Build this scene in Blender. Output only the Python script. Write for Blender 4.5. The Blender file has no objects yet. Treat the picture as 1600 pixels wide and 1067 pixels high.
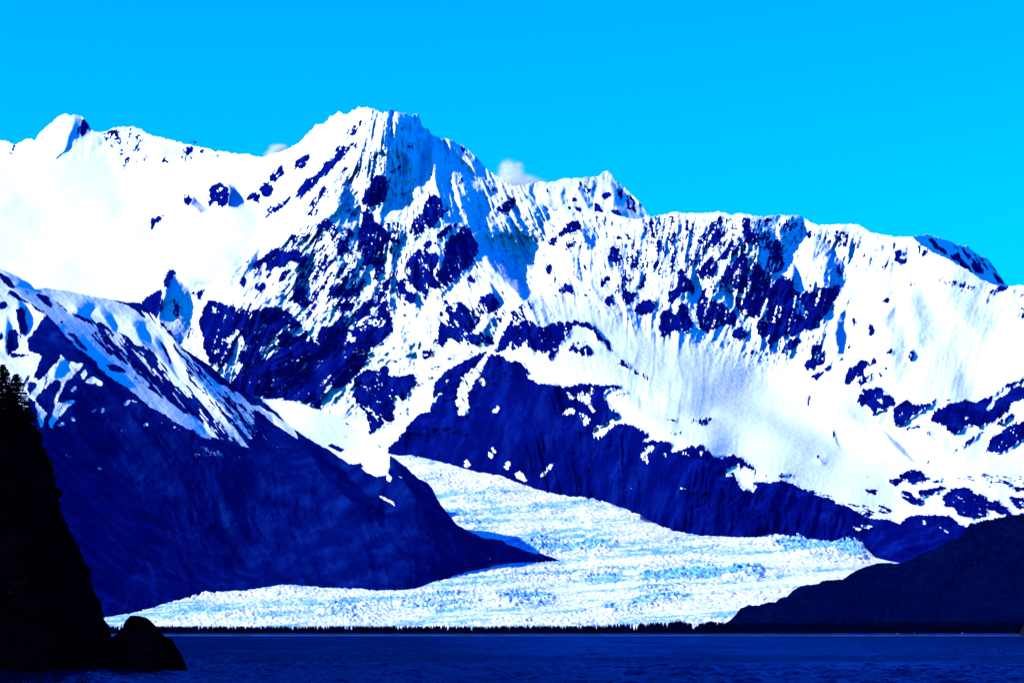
import bpy, bmesh, math, random
import numpy as np
from mathutils import Vector, Matrix

R = math.radians
random.seed(7)
scene = bpy.context.scene
COL = scene.collection

# ------------------------------------------------------------------ camera
F_PX = 1600 * 100 / 36.0           # 100 mm lens on a 36 mm wide frame, 1600 px wide photograph
EYE = 8.0                          # eye height on the boat deck above the water
PITCH = math.atan(447.5 / F_PX)
cam_d = bpy.data.cameras.new('camera')
cam = bpy.data.objects.new('camera', cam_d)
COL.objects.link(cam)
cam_d.lens = 100
cam_d.sensor_width = 36
cam_d.clip_start = 1
cam_d.clip_end = 60000
cam.location = (0, 0, EYE)
cam.rotation_euler = (R(90) + PITCH, 0, 0)
scene.camera = cam

# ------------------------------------------------------------------ sky, sun, exposure
SUN_DIR = Vector((-0.83, -0.20, 0.54)).normalized()     # towards the sun: left of the frame
SUN_EL = math.asin(SUN_DIR.z)
SUN_AZ = math.atan2(SUN_DIR.x, SUN_DIR.y)
world = bpy.data.worlds.new('World')
scene.world = world
world.use_nodes = True
wn = world.node_tree
for n in list(wn.nodes):
    wn.nodes.remove(n)
w_out = wn.nodes.new('ShaderNodeOutputWorld')
w_bg = wn.nodes.new('ShaderNodeBackground')
w_hsv = wn.nodes.new('ShaderNodeHueSaturation')
w_sky = wn.nodes.new('ShaderNodeTexSky')
w_sky.sky_type = 'NISHITA'
w_sky.sun_disc = False
w_sky.sun_elevation = SUN_EL
w_sky.sun_rotation = SUN_AZ
w_sky.altitude = 0
w_sky.air_density = 1.0
w_sky.dust_density = 0.0
w_sky.ozone_density = 1.0
w_hsv.inputs['Hue'].default_value = 0.5
w_hsv.inputs['Saturation'].default_value = 2.6
w_hsv.inputs['Value'].default_value = 1.0
w_mul = wn.nodes.new('ShaderNodeMix')
w_mul.data_type = 'RGBA'
w_mul.blend_type = 'MULTIPLY'
w_mul.inputs[0].default_value = 1.0
w_mul.inputs[7].default_value = (0.30, 0.93, 1.0, 1)
wn.links.new(w_sky.outputs[0], w_mul.inputs[6])
wn.links.new(w_mul.outputs[2], w_hsv.inputs['Color'])


def w_math(op, a, b):
    n = wn.nodes.new('ShaderNodeMath')
    n.operation = op
    for i_, v_ in enumerate((a, b)):
        if isinstance(v_, float):
            n.inputs[i_].default_value = v_
        else:
            wn.links.new(v_, n.inputs[i_])
    return n.outputs[0]


# the photograph's deep polarised grade: green falls off faster than blue towards the zenith
w_sep = wn.nodes.new('ShaderNodeSeparateColor')
w_com = wn.nodes.new('ShaderNodeCombineColor')
wn.links.new(w_hsv.outputs[0], w_sep.inputs[0])
w_blue = w_math('MULTIPLY', w_math('POWER', w_sep.outputs[2], 0.45), 4.3)
w_green = w_math('MINIMUM', w_math('MULTIPLY', w_math('POWER', w_sep.outputs[1], 1.6), 0.50),
                 w_math('MINIMUM', w_math('MULTIPLY', w_math('POWER', w_sep.outputs[2], 1.9), 0.124), w_math('MULTIPLY', w_blue, 0.58)))
wn.links.new(w_green, w_com.inputs[1])
wn.links.new(w_blue, w_com.inputs[2])
wn.links.new(w_com.outputs[0], w_bg.inputs['Color'])
w_bg.inputs['Strength'].default_value = 0.15
wn.links.new(w_bg.outputs[0], w_out.inputs['Surface'])

sun_d = bpy.data.lights.new('sun', 'SUN')
sun_d.energy = 5.0
sun_d.angle = R(0.53)
sun_d.color = (1.0, 0.975, 0.94)
sun = bpy.data.objects.new('sun', sun_d)
COL.objects.link(sun)
sun.rotation_euler = SUN_DIR.to_track_quat('Z', 'Y').to_euler()
sun.location = (-3000, 0, 4000)

vs = scene.view_settings
scene.display_settings.display_device = 'sRGB'
vs.view_transform = 'Standard'
vs.look = 'None'
vs.exposure = 0.22
vs.gamma = 1.0
vs.use_curve_mapping = False
cy = scene.cycles
cy.max_bounces = 12
cy.diffuse_bounces = 0
cy.glossy_bounces = 2
cy.volume_bounces = 10
cy.transparent_max_bounces = 6

# ------------------------------------------------------------------ helpers
TP, CP, SP = math.tan(PITCH), math.cos(PITCH), math.sin(PITCH)


def at(px, py, D):
    """world point that lies D metres ahead and shows at photo pixel (px, py)"""
    px = np.asarray(px, float)
    py = np.asarray(py, float)
    dx = px - 800.0
    u = 533.5 - py
    dy = F_PX * CP - u * SP
    dz = F_PX * SP + u * CP
    k = D / dy
    return dx * k, D + 0 * dx, EYE + dz * k


def atv(px, py, D):
    x, y, z = at(px, py, D)
    return Vector((float(x), float(y), float(z)))


def tag(o, label=None, cat=None, group=None, kind=None):
    if label:
        o['label'] = label
    if cat:
        o['category'] = cat
    if group:
        o['group'] = group
    if kind:
        o['kind'] = kind
    return o


def grid_mesh(name, X, Y, Z, mat, attrs=None, flip=False):
    ny, nx = X.shape
    me = bpy.data.meshes.new(name)
    nv = nx * ny
    co = np.empty((nv, 3), np.float32)
    co[:, 0] = X.ravel()
    co[:, 1] = Y.ravel()
    co[:, 2] = Z.ravel()
    me.vertices.add(nv)
    me.vertices.foreach_set('co', co.ravel())
    i = np.arange(nv).reshape(ny, nx)
    a, b, c, d = i[:-1, :-1], i[1:, :-1], i[1:, 1:], i[:-1, 1:]
    q = np.stack([a, b, c, d] if not flip else [a, d, c, b], -1).reshape(-1, 4)
    nf = len(q)
    me.loops.add(nf * 4)
    me.loops.foreach_set('vertex_index', q.ravel().astype(np.int32))
    me.polygons.add(nf)
    me.polygons.foreach_set('loop_start', (np.arange(nf) * 4).astype(np.int32))
    me.polygons.foreach_set('loop_total', np.full(nf, 4, np.int32))
    me.polygons.foreach_set('use_smooth', np.ones(nf, bool))
    for k, v in (attrs or {}).items():
        at_ = me.attributes.new(k, 'FLOAT', 'POINT')
        at_.data.foreach_set('value', v.ravel().astype(np.float32))
    me.update()
    me.validate()
    if mat:
        me.materials.append(mat)
    o = bpy.data.objects.new(name, me)
    COL.objects.link(o)
    return o


def py_mesh(name, verts, faces, mats=(), mi=None, smooth=False):
    me = bpy.data.meshes.new(name)
    me.from_pydata([tuple(v) for v in verts], [], faces)
    for m in mats:
        me.materials.append(m)
    if mi is not None:
        me.polygons.foreach_set('material_index', mi)
    if smooth:
        me.polygons.foreach_set('use_smooth', [True] * len(faces))
    me.update()
    return me


def link(name, me, parent=None, loc=None):
    o = bpy.data.objects.new(name, me)
    COL.objects.link(o)
    if parent:
        o.parent = parent
    if loc is not None:
        o.location = loc
    return o


# ---- noise
_rng = np.random.RandomState(11)
_LAT = _rng.rand(8, 256, 256).astype(np.float32)


def vnoise(u, v, k=0):
    """smooth value noise, about -1..1"""
    L = _LAT[k % 8]
    u = u + 17.3 * k
    v = v + 31.7 * k
    iu = np.floor(u).astype(int)
    iv = np.floor(v).astype(int)
    fu = u - iu
    fv = v - iv
    fu = fu * fu * fu * (fu * (fu * 6 - 15) + 10)
    fv = fv * fv * fv * (fv * (fv * 6 - 15) + 10)
    a = L[iv & 255, iu & 255]
    b = L[iv & 255, (iu + 1) & 255]
    c = L[(iv + 1) & 255, iu & 255]
    d = L[(iv + 1) & 255, (iu + 1) & 255]
    return ((a * (1 - fu) + b * fu) * (1 - fv) + (c * (1 - fu) + d * fu) * fv) * 2 - 1


def fbm(u, v, octv=4, gain=0.5, k=0):
    s, a, t = 0, 1.0, 0
    for o in range(octv):
        ca, sa = math.cos(0.6 * o), math.sin(0.6 * o)
        s = s + a * vnoise((u * ca - v * sa) * 2 ** o, (u * sa + v * ca) * 2 ** o, k + o)
        t += a
        a *= gain
    return s / t * 1.5


def ridged(u, v, octv=4, gain=0.5, k=0):
    s, a, t = 0, 1.0, 0
    for o in range(octv):
        s = s + a * (1 - 2 * np.abs(vnoise(u * 2.03 ** o, v * 2.03 ** o, k + o)))
        t += a
        a *= gain
    return s / t


def worley(u, v, k=0):
    """F1 and F2 distances to jittered points, and a random number of the cell"""
    iu = np.floor(u).astype(int)
    iv = np.floor(v).astype(int)
    f1 = np.full(u.shape, 9.0)
    f2 = np.full(u.shape, 9.0)
    idv = np.zeros(u.shape)
    A, B, C = _LAT[k % 8], _LAT[(k + 1) % 8], _LAT[(k + 2) % 8]
    for dj in (-1, 0, 1):
        for di in (-1, 0, 1):
            ci, cj = (iu + di) & 255, (iv + dj) & 255
            px = iu + di + A[cj, ci]
            py = iv + dj + B[cj, ci]
            d = np.hypot(u - px, v - py)
            near = d < f1
            f2 = np.where(near, f1, np.minimum(f2, d))
            idv = np.where(near, C[cj, ci], idv)
            f1 = np.where(near, d, f1)
    return f1, f2, idv


def smooth(a, b, x):
    t = np.clip((x - a) / (b - a), 0, 1)
    return t * t * (3 - 2 * t)


# ---- rasters of the survey (1 px = one photograph pixel)
RX0, RY0, RW, RH = -120, 140, 1840, 860


def fill(M, poly, val):
    P = np.array(poly, float) - (RX0, RY0)
    x0, y0 = np.floor(P.min(0)).astype(int) - 1
    x1, y1 = np.ceil(P.max(0)).astype(int) + 2
    x0, y0 = max(x0, 0), max(y0, 0)
    x1, y1 = min(x1, RW), min(y1, RH)
    if x1 <= x0 or y1 <= y0:
        return
    xs = np.arange(x0, x1) + 0.5
    ys = np.arange(y0, y1) + 0.5
    X, Y = np.meshgrid(xs, ys)
    inside = np.zeros(X.shape, bool)
    n = len(P)
    for i in range(n):
        (ax, ay), (bx, by) = P[i], P[(i + 1) % n]
        if ay == by:
            continue
        c = ((ay > Y) != (by > Y)) & (X < (bx - ax) * (Y - ay) / (by - ay) + ax)
        inside ^= c
    M[y0:y1, x0:x1][inside] = val


def blur(M, r):
    out = M.astype(np.float32)
    for _ in range(2):
        for ax in (0, 1):
            c = np.cumsum(np.pad(out, [(r + 1, r) if a == ax else (0, 0) for a in (0, 1)], mode='edge'), axis=ax)
            sl1 = [slice(None)] * 2
            sl2 = [slice(None)] * 2
            sl1[ax] = slice(2 * r + 1, None)
            sl2[ax] = slice(None, -(2 * r + 1))
            out = ((c[tuple(sl1)] - c[tuple(sl2)]) / (2 * r + 1)).astype(np.float32)
    return out


def samp(M, px, py):
    u = np.clip(np.asarray(px) - RX0 - 0.5, 0, RW - 1.01)
    v = np.clip(np.asarray(py) - RY0 - 0.5, 0, RH - 1.01)
    iu = u.astype(int)
    iv = v.astype(int)
    fu = u - iu
    fv = v - iv
    return (M[iv, iu] * (1 - fu) + M[iv, iu + 1] * fu) * (1 - fv) + (M[iv + 1, iu] * (1 - fu) + M[iv + 1, iu + 1] * fu) * fv


FRAMES = {  # survey sheets: origin in the photograph and scale
    'A': (0, 150, 3.5575), 'B': (400, 150, 3.5575), 'C': (800, 230, 3.5575), 'E': (1200, 320, 3.5575),
    'F': (0, 400, 3.5575), 'G': (400, 430, 3.5575), 'H': (800, 480, 3.5575), 'I': (1200, 580, 3.5575),
    'J': (560, 660, 3.5575), 'L': (1000, 800, 4.0), 'N': (600, 900, 4.0), 'O': (200, 680, 2.757),
    'P': (540, 160, 5.3333), 'Q': (360, 330, 5.3333), 'S': (600, 330, 5.3333), 'T': (1000, 330, 5.3333),
    '.': (0, 0, 1.0)}


def parse(text):
    """lines: sheet value x,y x,y ..."""
    out = []
    for ln in text.strip().splitlines():
        ln = ln.split('#')[0].split()
        if len(ln) < 5:
            continue
        ox, oy, s = FRAMES[ln[0]]
        pts = []
        for p in ln[2:]:
            x, y = p.split(',')
            pts.append((ox + float(x) / s, oy + float(y) / s))
        out.append((float(ln[1]), pts))
    return out


def paint(text, base=0.0):
    M = np.full((RH, RW), base, np.float32)
    for v, p in parse(text):
        fill(M, p, v)
    return M


def tps(pts):
    """thin-plate spline through (px, py, D)"""
    P = np.array(pts, float)
    A = P[:, :2] / 400.0
    n = len(A)

    def U(r2):
        return np.where(r2 > 1e-12, r2 * np.log(np.maximum(r2, 1e-12)), 0)
    K = U(((A[:, None] - A[None]) ** 2).sum(-1)) + np.eye(n) * 2e-3
    Q = np.hstack([np.ones((n, 1)), A])
    M = np.block([[K, Q], [Q.T, np.zeros((3, 3))]])
    w = np.linalg.solve(M, np.concatenate([P[:, 2], np.zeros(3)]))

    def f(px, py):
        px = np.asarray(px, float) / 400.0
        py = np.asarray(py, float) / 400.0
        s = w[n] + w[n + 1] * px + w[n + 2] * py
        for i in range(n):
            s = s + w[i] * U((px - A[i, 0]) ** 2 + (py - A[i, 1]) ** 2)
        return s
    return f


def tps_raster(pts, step=8):
    f = tps(pts)
    xs = np.arange(0, RW + step, step)
    ys = np.arange(0, RH + step, step)
    X, Y = np.meshgrid(xs + RX0, ys + RY0)
    G = f(X, Y)
    # bilinear up
    u = np.arange(RW) / step
    v = np.arange(RH) / step
    iu = u.astype(int)
    iv = v.astype(int)
    fu = (u - iu)[None]
    fv = (v - iv)[:, None]
    g = lambda a, b: G[np.ix_(a, b)]
    return (g(iv, iu) * (1 - fu) + g(iv, iu + 1) * fu) * (1 - fv) + (g(iv + 1, iu) * (1 - fu) + g(iv + 1, iu + 1) * fu) * fv


def relief(S, base, k=1.4, c=0.6, wy=0.25, scr=240.0):
    """relief of buttresses whose right-hand flanks lie where S = 1 (gradient-domain solve over the base slope);
    a few rounds also keep the ground rising away from the eye, so that nothing overhangs"""
    bx = np.gradient(base, axis=1)
    by = np.gradient(base, axis=0)
    rx = S * (k * np.abs(by) + c - bx)
    ry = np.zeros_like(rx)
    kx = 2 * np.pi * np.fft.rfftfreq(RW + 200)[None]
    ky = 2 * np.pi * np.fft.fftfreq(RH + 100)[:, None]
    pad = ((0, 100), (0, 200))
    for it in range(12):
        Fx = np.fft.rfft2(np.pad(rx, pad))
        Fy = np.fft.rfft2(np.pad(ry, pad))
        H = np.fft.irfft2((-1j * kx * Fx - 1j * ky * wy * Fy) / (kx * kx + wy * ky * ky + 1 / scr ** 2), (RH + 100, RW + 200))[:RH, :RW]
        gy = by + np.gradient(H, axis=0)
        over = np.maximum(gy + 1.1, 0)
        ry = ry - over * 1.5
    return H.astype(np.float32)


def line(pts):
    P = np.array(pts, float)
    return lambda x: np.interp(x, P[:, 0], P[:, 1])


# ------------------------------------------------------------------ materials
def new_mat(name):
    m = bpy.data.materials.new(name)
    m.use_nodes = True
    nt = m.node_tree
    for n in list(nt.nodes):
        nt.nodes.remove(n)
    out = nt.nodes.new('ShaderNodeOutputMaterial')
    b = nt.nodes.new('ShaderNodeBsdfPrincipled')
    nt.links.new(b.outputs[0], out.inputs['Surface'])
    b.inputs['Specular IOR Level'].default_value = 0.0
    b.inputs['Roughness'].default_value = 0.9
    return m, nt, b


def nd(nt, t, **kw):
    n = nt.nodes.new(t)
    for k, v in kw.items():
        setattr(n, k, v)
    return n


def noise_node(nt, scale, detail=4, rough=0.6, vec=None, stretch=None):
    n = nt.nodes.new('ShaderNodeTexNoise')
    n.inputs['Scale'].default_value = scale
    n.inputs['Detail'].default_value = detail
    n.inputs['Roughness'].default_value = rough
    if vec is None:
        tc = nt.nodes.new('ShaderNodeTexCoord')
        vec = tc.outputs['Object']
    if stretch:
        mp = nt.nodes.new('ShaderNodeMapping')
        mp.inputs['Scale'].default_value = stretch
        nt.links.new(vec, mp.inputs[0])
        vec = mp.outputs[0]
    nt.links.new(vec, n.inputs['Vector'])
    return n


def ramp(nt, fac, stops):
    r = nt.nodes.new('ShaderNodeValToRGB')
    e = r.color_ramp.elements
    while len(e) < len(stops):
        e.new(0.5)
    for i, (p, c) in enumerate(stops):
        e[i].position = p
        e[i].color = (c[0], c[1], c[2], 1)
    nt.links.new(fac, r.inputs[0])
    return r


def mix(nt, fac, a, b):
    m = nt.nodes.new('ShaderNodeMix')
    m.data_type = 'RGBA'
    for s, v in ((m.inputs[0], fac), (m.inputs[6], a), (m.inputs[7], b)):
        if isinstance(v, (tuple, float, int)):
            s.default_value = v if not isinstance(v, tuple) else (*v, 1)
        else:
            nt.links.new(v, s)
    return m.outputs[2]


def bump(nt, b, h, dist, strength=1.0):
    bp = nt.nodes.new('ShaderNodeBump')
    bp.inputs['Distance'].default_value = dist
    bp.inputs['Strength'].default_value = strength
    nt.links.new(h, bp.inputs['Height'])
    nt.links.new(bp.outputs[0], b.inputs['Normal'])


ROCK_A = (0.0003, 0.0022, 0.092)
ROCK_B = (0.0018, 0.012, 0.185)
ROCK_C = (0.0002, 0.0010, 0.045)
SNOW_C = (0.79, 0.88, 0.92)


def mountain_material(name, veg=False):
    m, nt, b = new_mat(name)
    n1 = noise_node(nt, 0.02, 6, 0.65, stretch=(1, 1, 0.35))
    st = [(0.3, ROCK_C), (0.5, ROCK_A), (0.72, ROCK_B)]
    if veg:
        st = [(0.3, ROCK_C), (0.5, (0.0003, 0.0040, 0.088)), (0.72, (0.0016, 0.017, 0.160))]
    rk = ramp(nt, n1.outputs[0], st)
    n2 = noise_node(nt, 0.012, 4, 0.55, stretch=(1, 1, 0.3))
    sn = ramp(nt, n2.outputs[0], [(0.25, (0.74, 0.84, 0.90)), (0.6, SNOW_C)])
    a = nd(nt, 'ShaderNodeAttribute', attribute_name='rock')
    dr = nd(nt, 'ShaderNodeAttribute', attribute_name='dirt')
    sn2 = mix(nt, dr.outputs['Fac'], sn.outputs[0], (0.42, 0.40, 0.42))
    mp = nt.nodes.new('ShaderNodeMapRange')
    mp.interpolation_type = 'SMOOTHSTEP'
    mp.inputs[1].default_value = 0.30
    mp.inputs[2].default_value = 0.70
    nt.links.new(a.outputs['Fac'], mp.inputs[0])
    c = mix(nt, mp.outputs[0], sn2, rk.outputs[0])
    nt.links.new(c, b.inputs['Base Color'])
    n3 = noise_node(nt, 0.06, 5, 0.65, stretch=(1, 1, 0.5))
    bump(nt, b, n3.outputs[0], 5.0, 0.5)
    return m


M_MOUNT = mountain_material('snow_and_schist')
M_LEFT = mountain_material('heath_rock_and_snow', True)

# glacier ice
M_ICE, nt, b = new_mat('crevassed_ice')
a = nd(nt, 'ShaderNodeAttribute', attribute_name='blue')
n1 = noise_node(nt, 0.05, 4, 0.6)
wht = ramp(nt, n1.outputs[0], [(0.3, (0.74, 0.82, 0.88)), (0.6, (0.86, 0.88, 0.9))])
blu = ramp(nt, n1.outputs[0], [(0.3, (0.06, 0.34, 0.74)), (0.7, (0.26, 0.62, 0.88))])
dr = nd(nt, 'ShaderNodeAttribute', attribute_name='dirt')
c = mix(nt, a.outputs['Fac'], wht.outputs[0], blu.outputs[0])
c = mix(nt, dr.outputs['Fac'], c, (0.03, 0.05, 0.14))
nt.links.new(c, b.inputs['Base Color'])
b.inputs['Roughness'].default_value = 0.7

# forested hill
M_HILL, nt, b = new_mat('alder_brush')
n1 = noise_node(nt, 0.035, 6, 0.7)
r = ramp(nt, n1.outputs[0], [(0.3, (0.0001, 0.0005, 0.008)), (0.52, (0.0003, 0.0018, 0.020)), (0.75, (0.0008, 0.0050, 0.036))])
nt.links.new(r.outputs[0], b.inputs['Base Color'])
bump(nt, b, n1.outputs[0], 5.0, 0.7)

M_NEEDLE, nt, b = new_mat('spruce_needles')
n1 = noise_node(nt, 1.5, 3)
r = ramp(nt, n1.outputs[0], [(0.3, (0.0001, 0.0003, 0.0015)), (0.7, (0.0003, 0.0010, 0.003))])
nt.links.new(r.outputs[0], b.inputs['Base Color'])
M_BARK, nt, b = new_mat('spruce_bark')
b.inputs['Base Color'].default_value = (0.006, 0.006, 0.008, 1)

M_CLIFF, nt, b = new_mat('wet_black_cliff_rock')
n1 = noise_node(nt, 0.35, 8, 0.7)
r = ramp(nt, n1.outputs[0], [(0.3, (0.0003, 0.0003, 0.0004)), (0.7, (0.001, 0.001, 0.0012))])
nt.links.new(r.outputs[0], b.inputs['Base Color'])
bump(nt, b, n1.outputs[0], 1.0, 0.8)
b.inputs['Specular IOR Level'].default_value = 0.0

M_PALE, nt, b = new_mat('pale_weathered')
n1 = noise_node(nt, 2.0, 4)
r = ramp(nt, n1.outputs[0], [(0.3, (0.30, 0.28, 0.27)), (0.7, (0.5, 0.46, 0.44))])
nt.links.new(r.outputs[0], b.inputs['Base Color'])

M_STACK, nt, b = new_mat('brown_sea_rock')
n1 = noise_node(nt, 0.6, 6, 0.7)
r = ramp(nt, n1.outputs[0], [(0.3, (0.004, 0.004, 0.008)), (0.7, (0.013, 0.010, 0.016))])
nt.links.new(r.outputs[0], b.inputs['Base Color'])
bump(nt, b, n1.outputs[0], 1.5, 0.8)

M_BEACH, nt, b = new_mat('dark_beach_gravel')
n1 = noise_node(nt, 0.06, 6, 0.7, stretch=(0.3, 1, 1))
r = ramp(nt, n1.outputs[0], [(0.3, (0.004, 0.010, 0.045)), (0.7, (0.010, 0.024, 0.085))])
nt.links.new(r.outputs[0], b.inputs['Base Color'])

M_FOAM, nt, b = new_mat('surf')
n1 = noise_node(nt, 0.08, 5, 0.7, stretch=(0.4, 1, 1))
r = ramp(nt, n1.outputs[0], [(0.3, (0.003, 0.07, 0.34)), (0.7, (0.012, 0.15, 0.50))])
nt.links.new(r.outputs[0], b.inputs['Base Color'])

M_SEA, nt, b = new_mat('cold_sea_water')
nt.nodes.remove(b)
out = [n for n in nt.nodes if n.type == 'OUTPUT_MATERIAL'][0]
sea_d = nt.nodes.new('ShaderNodeBsdfDiffuse')
sea_d.inputs['Color'].default_value = (0.0001, 0.0006, 0.011, 1)
sea_g = nt.nodes.new('ShaderNodeBsdfGlossy')
sea_g.inputs['Color'].default_value = (0.0008, 0.055, 0.36, 1)
sea_g.inputs['Roughness'].default_value = 0.10
sea_f = nt.nodes.new('ShaderNodeFresnel')
sea_f.inputs['IOR'].default_value = 1.09
sea_m = nt.nodes.new('ShaderNodeMixShader')
nt.links.new(sea_f.outputs[0], sea_m.inputs[0])
nt.links.new(sea_d.outputs[0], sea_m.inputs[1])
nt.links.new(sea_g.outputs[0], sea_m.inputs[2])
nt.links.new(sea_m.outputs[0], out.inputs['Surface'])
tc = nt.nodes.new('ShaderNodeTexCoord')
w1 = noise_node(nt, 0.55, 5, 0.65, tc.outputs['Object'], (0.55, 0.16, 1))
w2 = noise_node(nt, 0.06, 3, 0.6, tc.outputs['Object'], (0.25, 1, 1))
ml = nd(nt, 'ShaderNodeMath', operation='MULTIPLY_ADD')
nt.links.new(w2.outputs[0], ml.inputs[0])
ml.inputs[1].default_value = 0.8
nt.links.new(w1.outputs[0], ml.inputs[2])
bp = nt.nodes.new('ShaderNodeBump')
nt.links.new(ml.outputs[0], bp.inputs['Height'])
bp.inputs['Distance'].default_value = 2.0
wa = nd(nt, 'ShaderNodeAttribute', attribute_name='chop')
nt.links.new(wa.outputs['Fac'], bp.inputs['Strength'])
for q in (sea_d, sea_g, sea_f):
    nt.links.new(bp.outputs[0], q.inputs['Normal'])

M_METAL, nt, b = new_mat('dark_paint')
b.inputs['Base Color'].default_value = (0.004, 0.006, 0.03, 1)
b.inputs['Roughness'].default_value = 0.5

# ------------------------------------------------------------------ SURVEY: silhouettes
TOP_MAIN = [(-120, 240), (-60, 226), (0, 219), (12, 222), (25, 227), (35, 220), (42, 218), (55, 218), (62, 208), (75, 196), (90, 183),
            (100, 178), (108, 178.5), (120, 180), (128, 182), (138, 195), (148, 207), (163, 207), (178, 200), (195, 197.5),
            (207, 198), (222, 203), (230, 210), (255, 216), (280, 222), (305, 228), (330, 234), (338, 237), (345, 235), (350, 238), (370, 240),
            (395, 243), (408, 245), (415, 244), (435, 238), (450, 233), (455, 230), (462, 226), (475, 215), (485, 206), (496, 194),
            (500, 192), (506, 194), (510, 190), (520, 181), (530, 173), (534, 176), (537, 178), (543, 180), (548, 175), (558, 169),
            (570, 166), (574, 167), (580, 170), (592, 174), (603, 177), (610, 170), (613, 170), (618, 176), (632, 177), (640, 179),
            (652, 178), (656, 184), (659, 199), (668, 204), (680, 213), (690, 218), (700, 217), (708, 219), (715, 224), (735, 235), (748, 248),
            (757, 261), (760, 265), (772, 274), (784, 280), (792, 287), (800, 292), (812, 290), (822, 297), (834, 312), (850, 320), (867, 327),
            (890, 331), (912, 333), (940, 333.5), (957, 335), (980, 340), (997, 344), (1010, 341), (1025, 338), (1045, 333), (1058, 331),
            (1085, 334), (1110, 332), (1125, 331), (1145, 336), (1160, 333), (1165, 334), (1178, 338), (1192, 339), (1205, 336.5), (1225, 336.5),
            (1250, 338), (1256, 341), (1265, 346), (1280, 352), (1290, 352), (1303, 351), (1322, 350.5), (1340, 350), (1360, 363), (1380, 367),
            (1403, 369.5), (1425, 370), (1430, 376), (1440, 384), (1452, 391), (1480, 405), (1510, 421), (1535, 438),
            (1558, 447), (1575, 447), (1590, 446), (1600, 447), (1660, 452), (1720, 460)]
BOT_MAIN = [(-120, 500), (0, 490), (60, 510), (220, 530), (300, 600), (400, 670), (500, 700), (560, 725), (620, 722), (650, 730), (720, 752),
            (800, 768), (960, 803), (1060, 848), (1345, 860), (1400, 893), (1500, 900), (1720, 900)]
TOP_BACK = [(800, 330), (815, 290), (830, 286), (850, 284), (868, 284), (878, 279), (890, 279), (905, 279), (918, 277), (930, 276), (938, 273),
            (945, 269), (950, 267.5), (956, 274), (960, 283), (966, 285), (975, 292), (985, 302), (995, 312), (1005, 325), (1014, 336), (1024, 352)]
TOP_FAR = [(1395, 378), (1420, 372), (1440, 369), (1450, 367), (1460, 369), (1475, 375), (1487, 379), (1503, 384), (1511, 385), (1518, 391), (1530, 399),
           (1540, 403), (1549, 411), (1555, 421), (1563, 432), (1570, 441), (1575, 449), (1580, 458)]
TOP_LEFT = [(-120, 380), (-60, 396), (0, 420), (25, 431), (45, 442), (56, 452), (70, 449), (88, 452), (107, 454), (126, 459), (150, 464), (169, 467),
            (197, 472), (219, 473), (232, 486), (244, 505), (264, 521), (281, 540), (306, 557), (332, 574), (354, 594), (379, 611),
            (400, 621), (418, 624), (434, 625), (455, 627), (470, 630), (486, 637), (500, 643), (532, 653), (557, 672), (572, 682), (591, 694), (613, 713),
            (624, 722), (636, 730), (653, 747), (664, 753), (675, 761), (684, 781), (691, 791), (698, 800), (715, 820), (728, 827), (740, 832), (757, 841),
            (770, 842), (785, 844), (793, 851), (808, 855), (821, 860), (834, 864), (847, 865), (862, 870), (874, 875), (880, 880)]
BOT_LEFT = [(-120, 972), (160, 971), (222, 964), (247, 953), (287, 942), (338, 937), (403, 931), (450, 922), (500, 920), (560, 922), (590, 924), (616, 925),
            (640, 922), (653, 921), (681, 910), (706, 905), (740, 888), (765, 882), (790, 881), (841, 879.5), (880, 881)]
TOP_HILL = [(1120, 986), (1135, 972), (1150, 960), (1157, 950), (1163, 947), (1170, 945), (1185, 946), (1200, 940), (1212, 940), (1220, 934), (1230, 931),
            (1240, 922), (1250, 916), (1262, 913), (1275, 912), (1285, 908), (1295, 906), (1317, 905), (1325, 899), (1337, 891), (1350, 886), (1362, 882),
            (1375, 879), (1400, 879), (1410, 879), (1427, 872), (1445, 863), (1460, 857), (1483, 847), (1490, 842), (1499, 840), (1505, 833), (1512, 823), (1520, 820),
            (1530, 818), (1542, 812), (1555, 811), (1569, 807), (1585, 804), (1600, 805), (1720, 790)]

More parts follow.
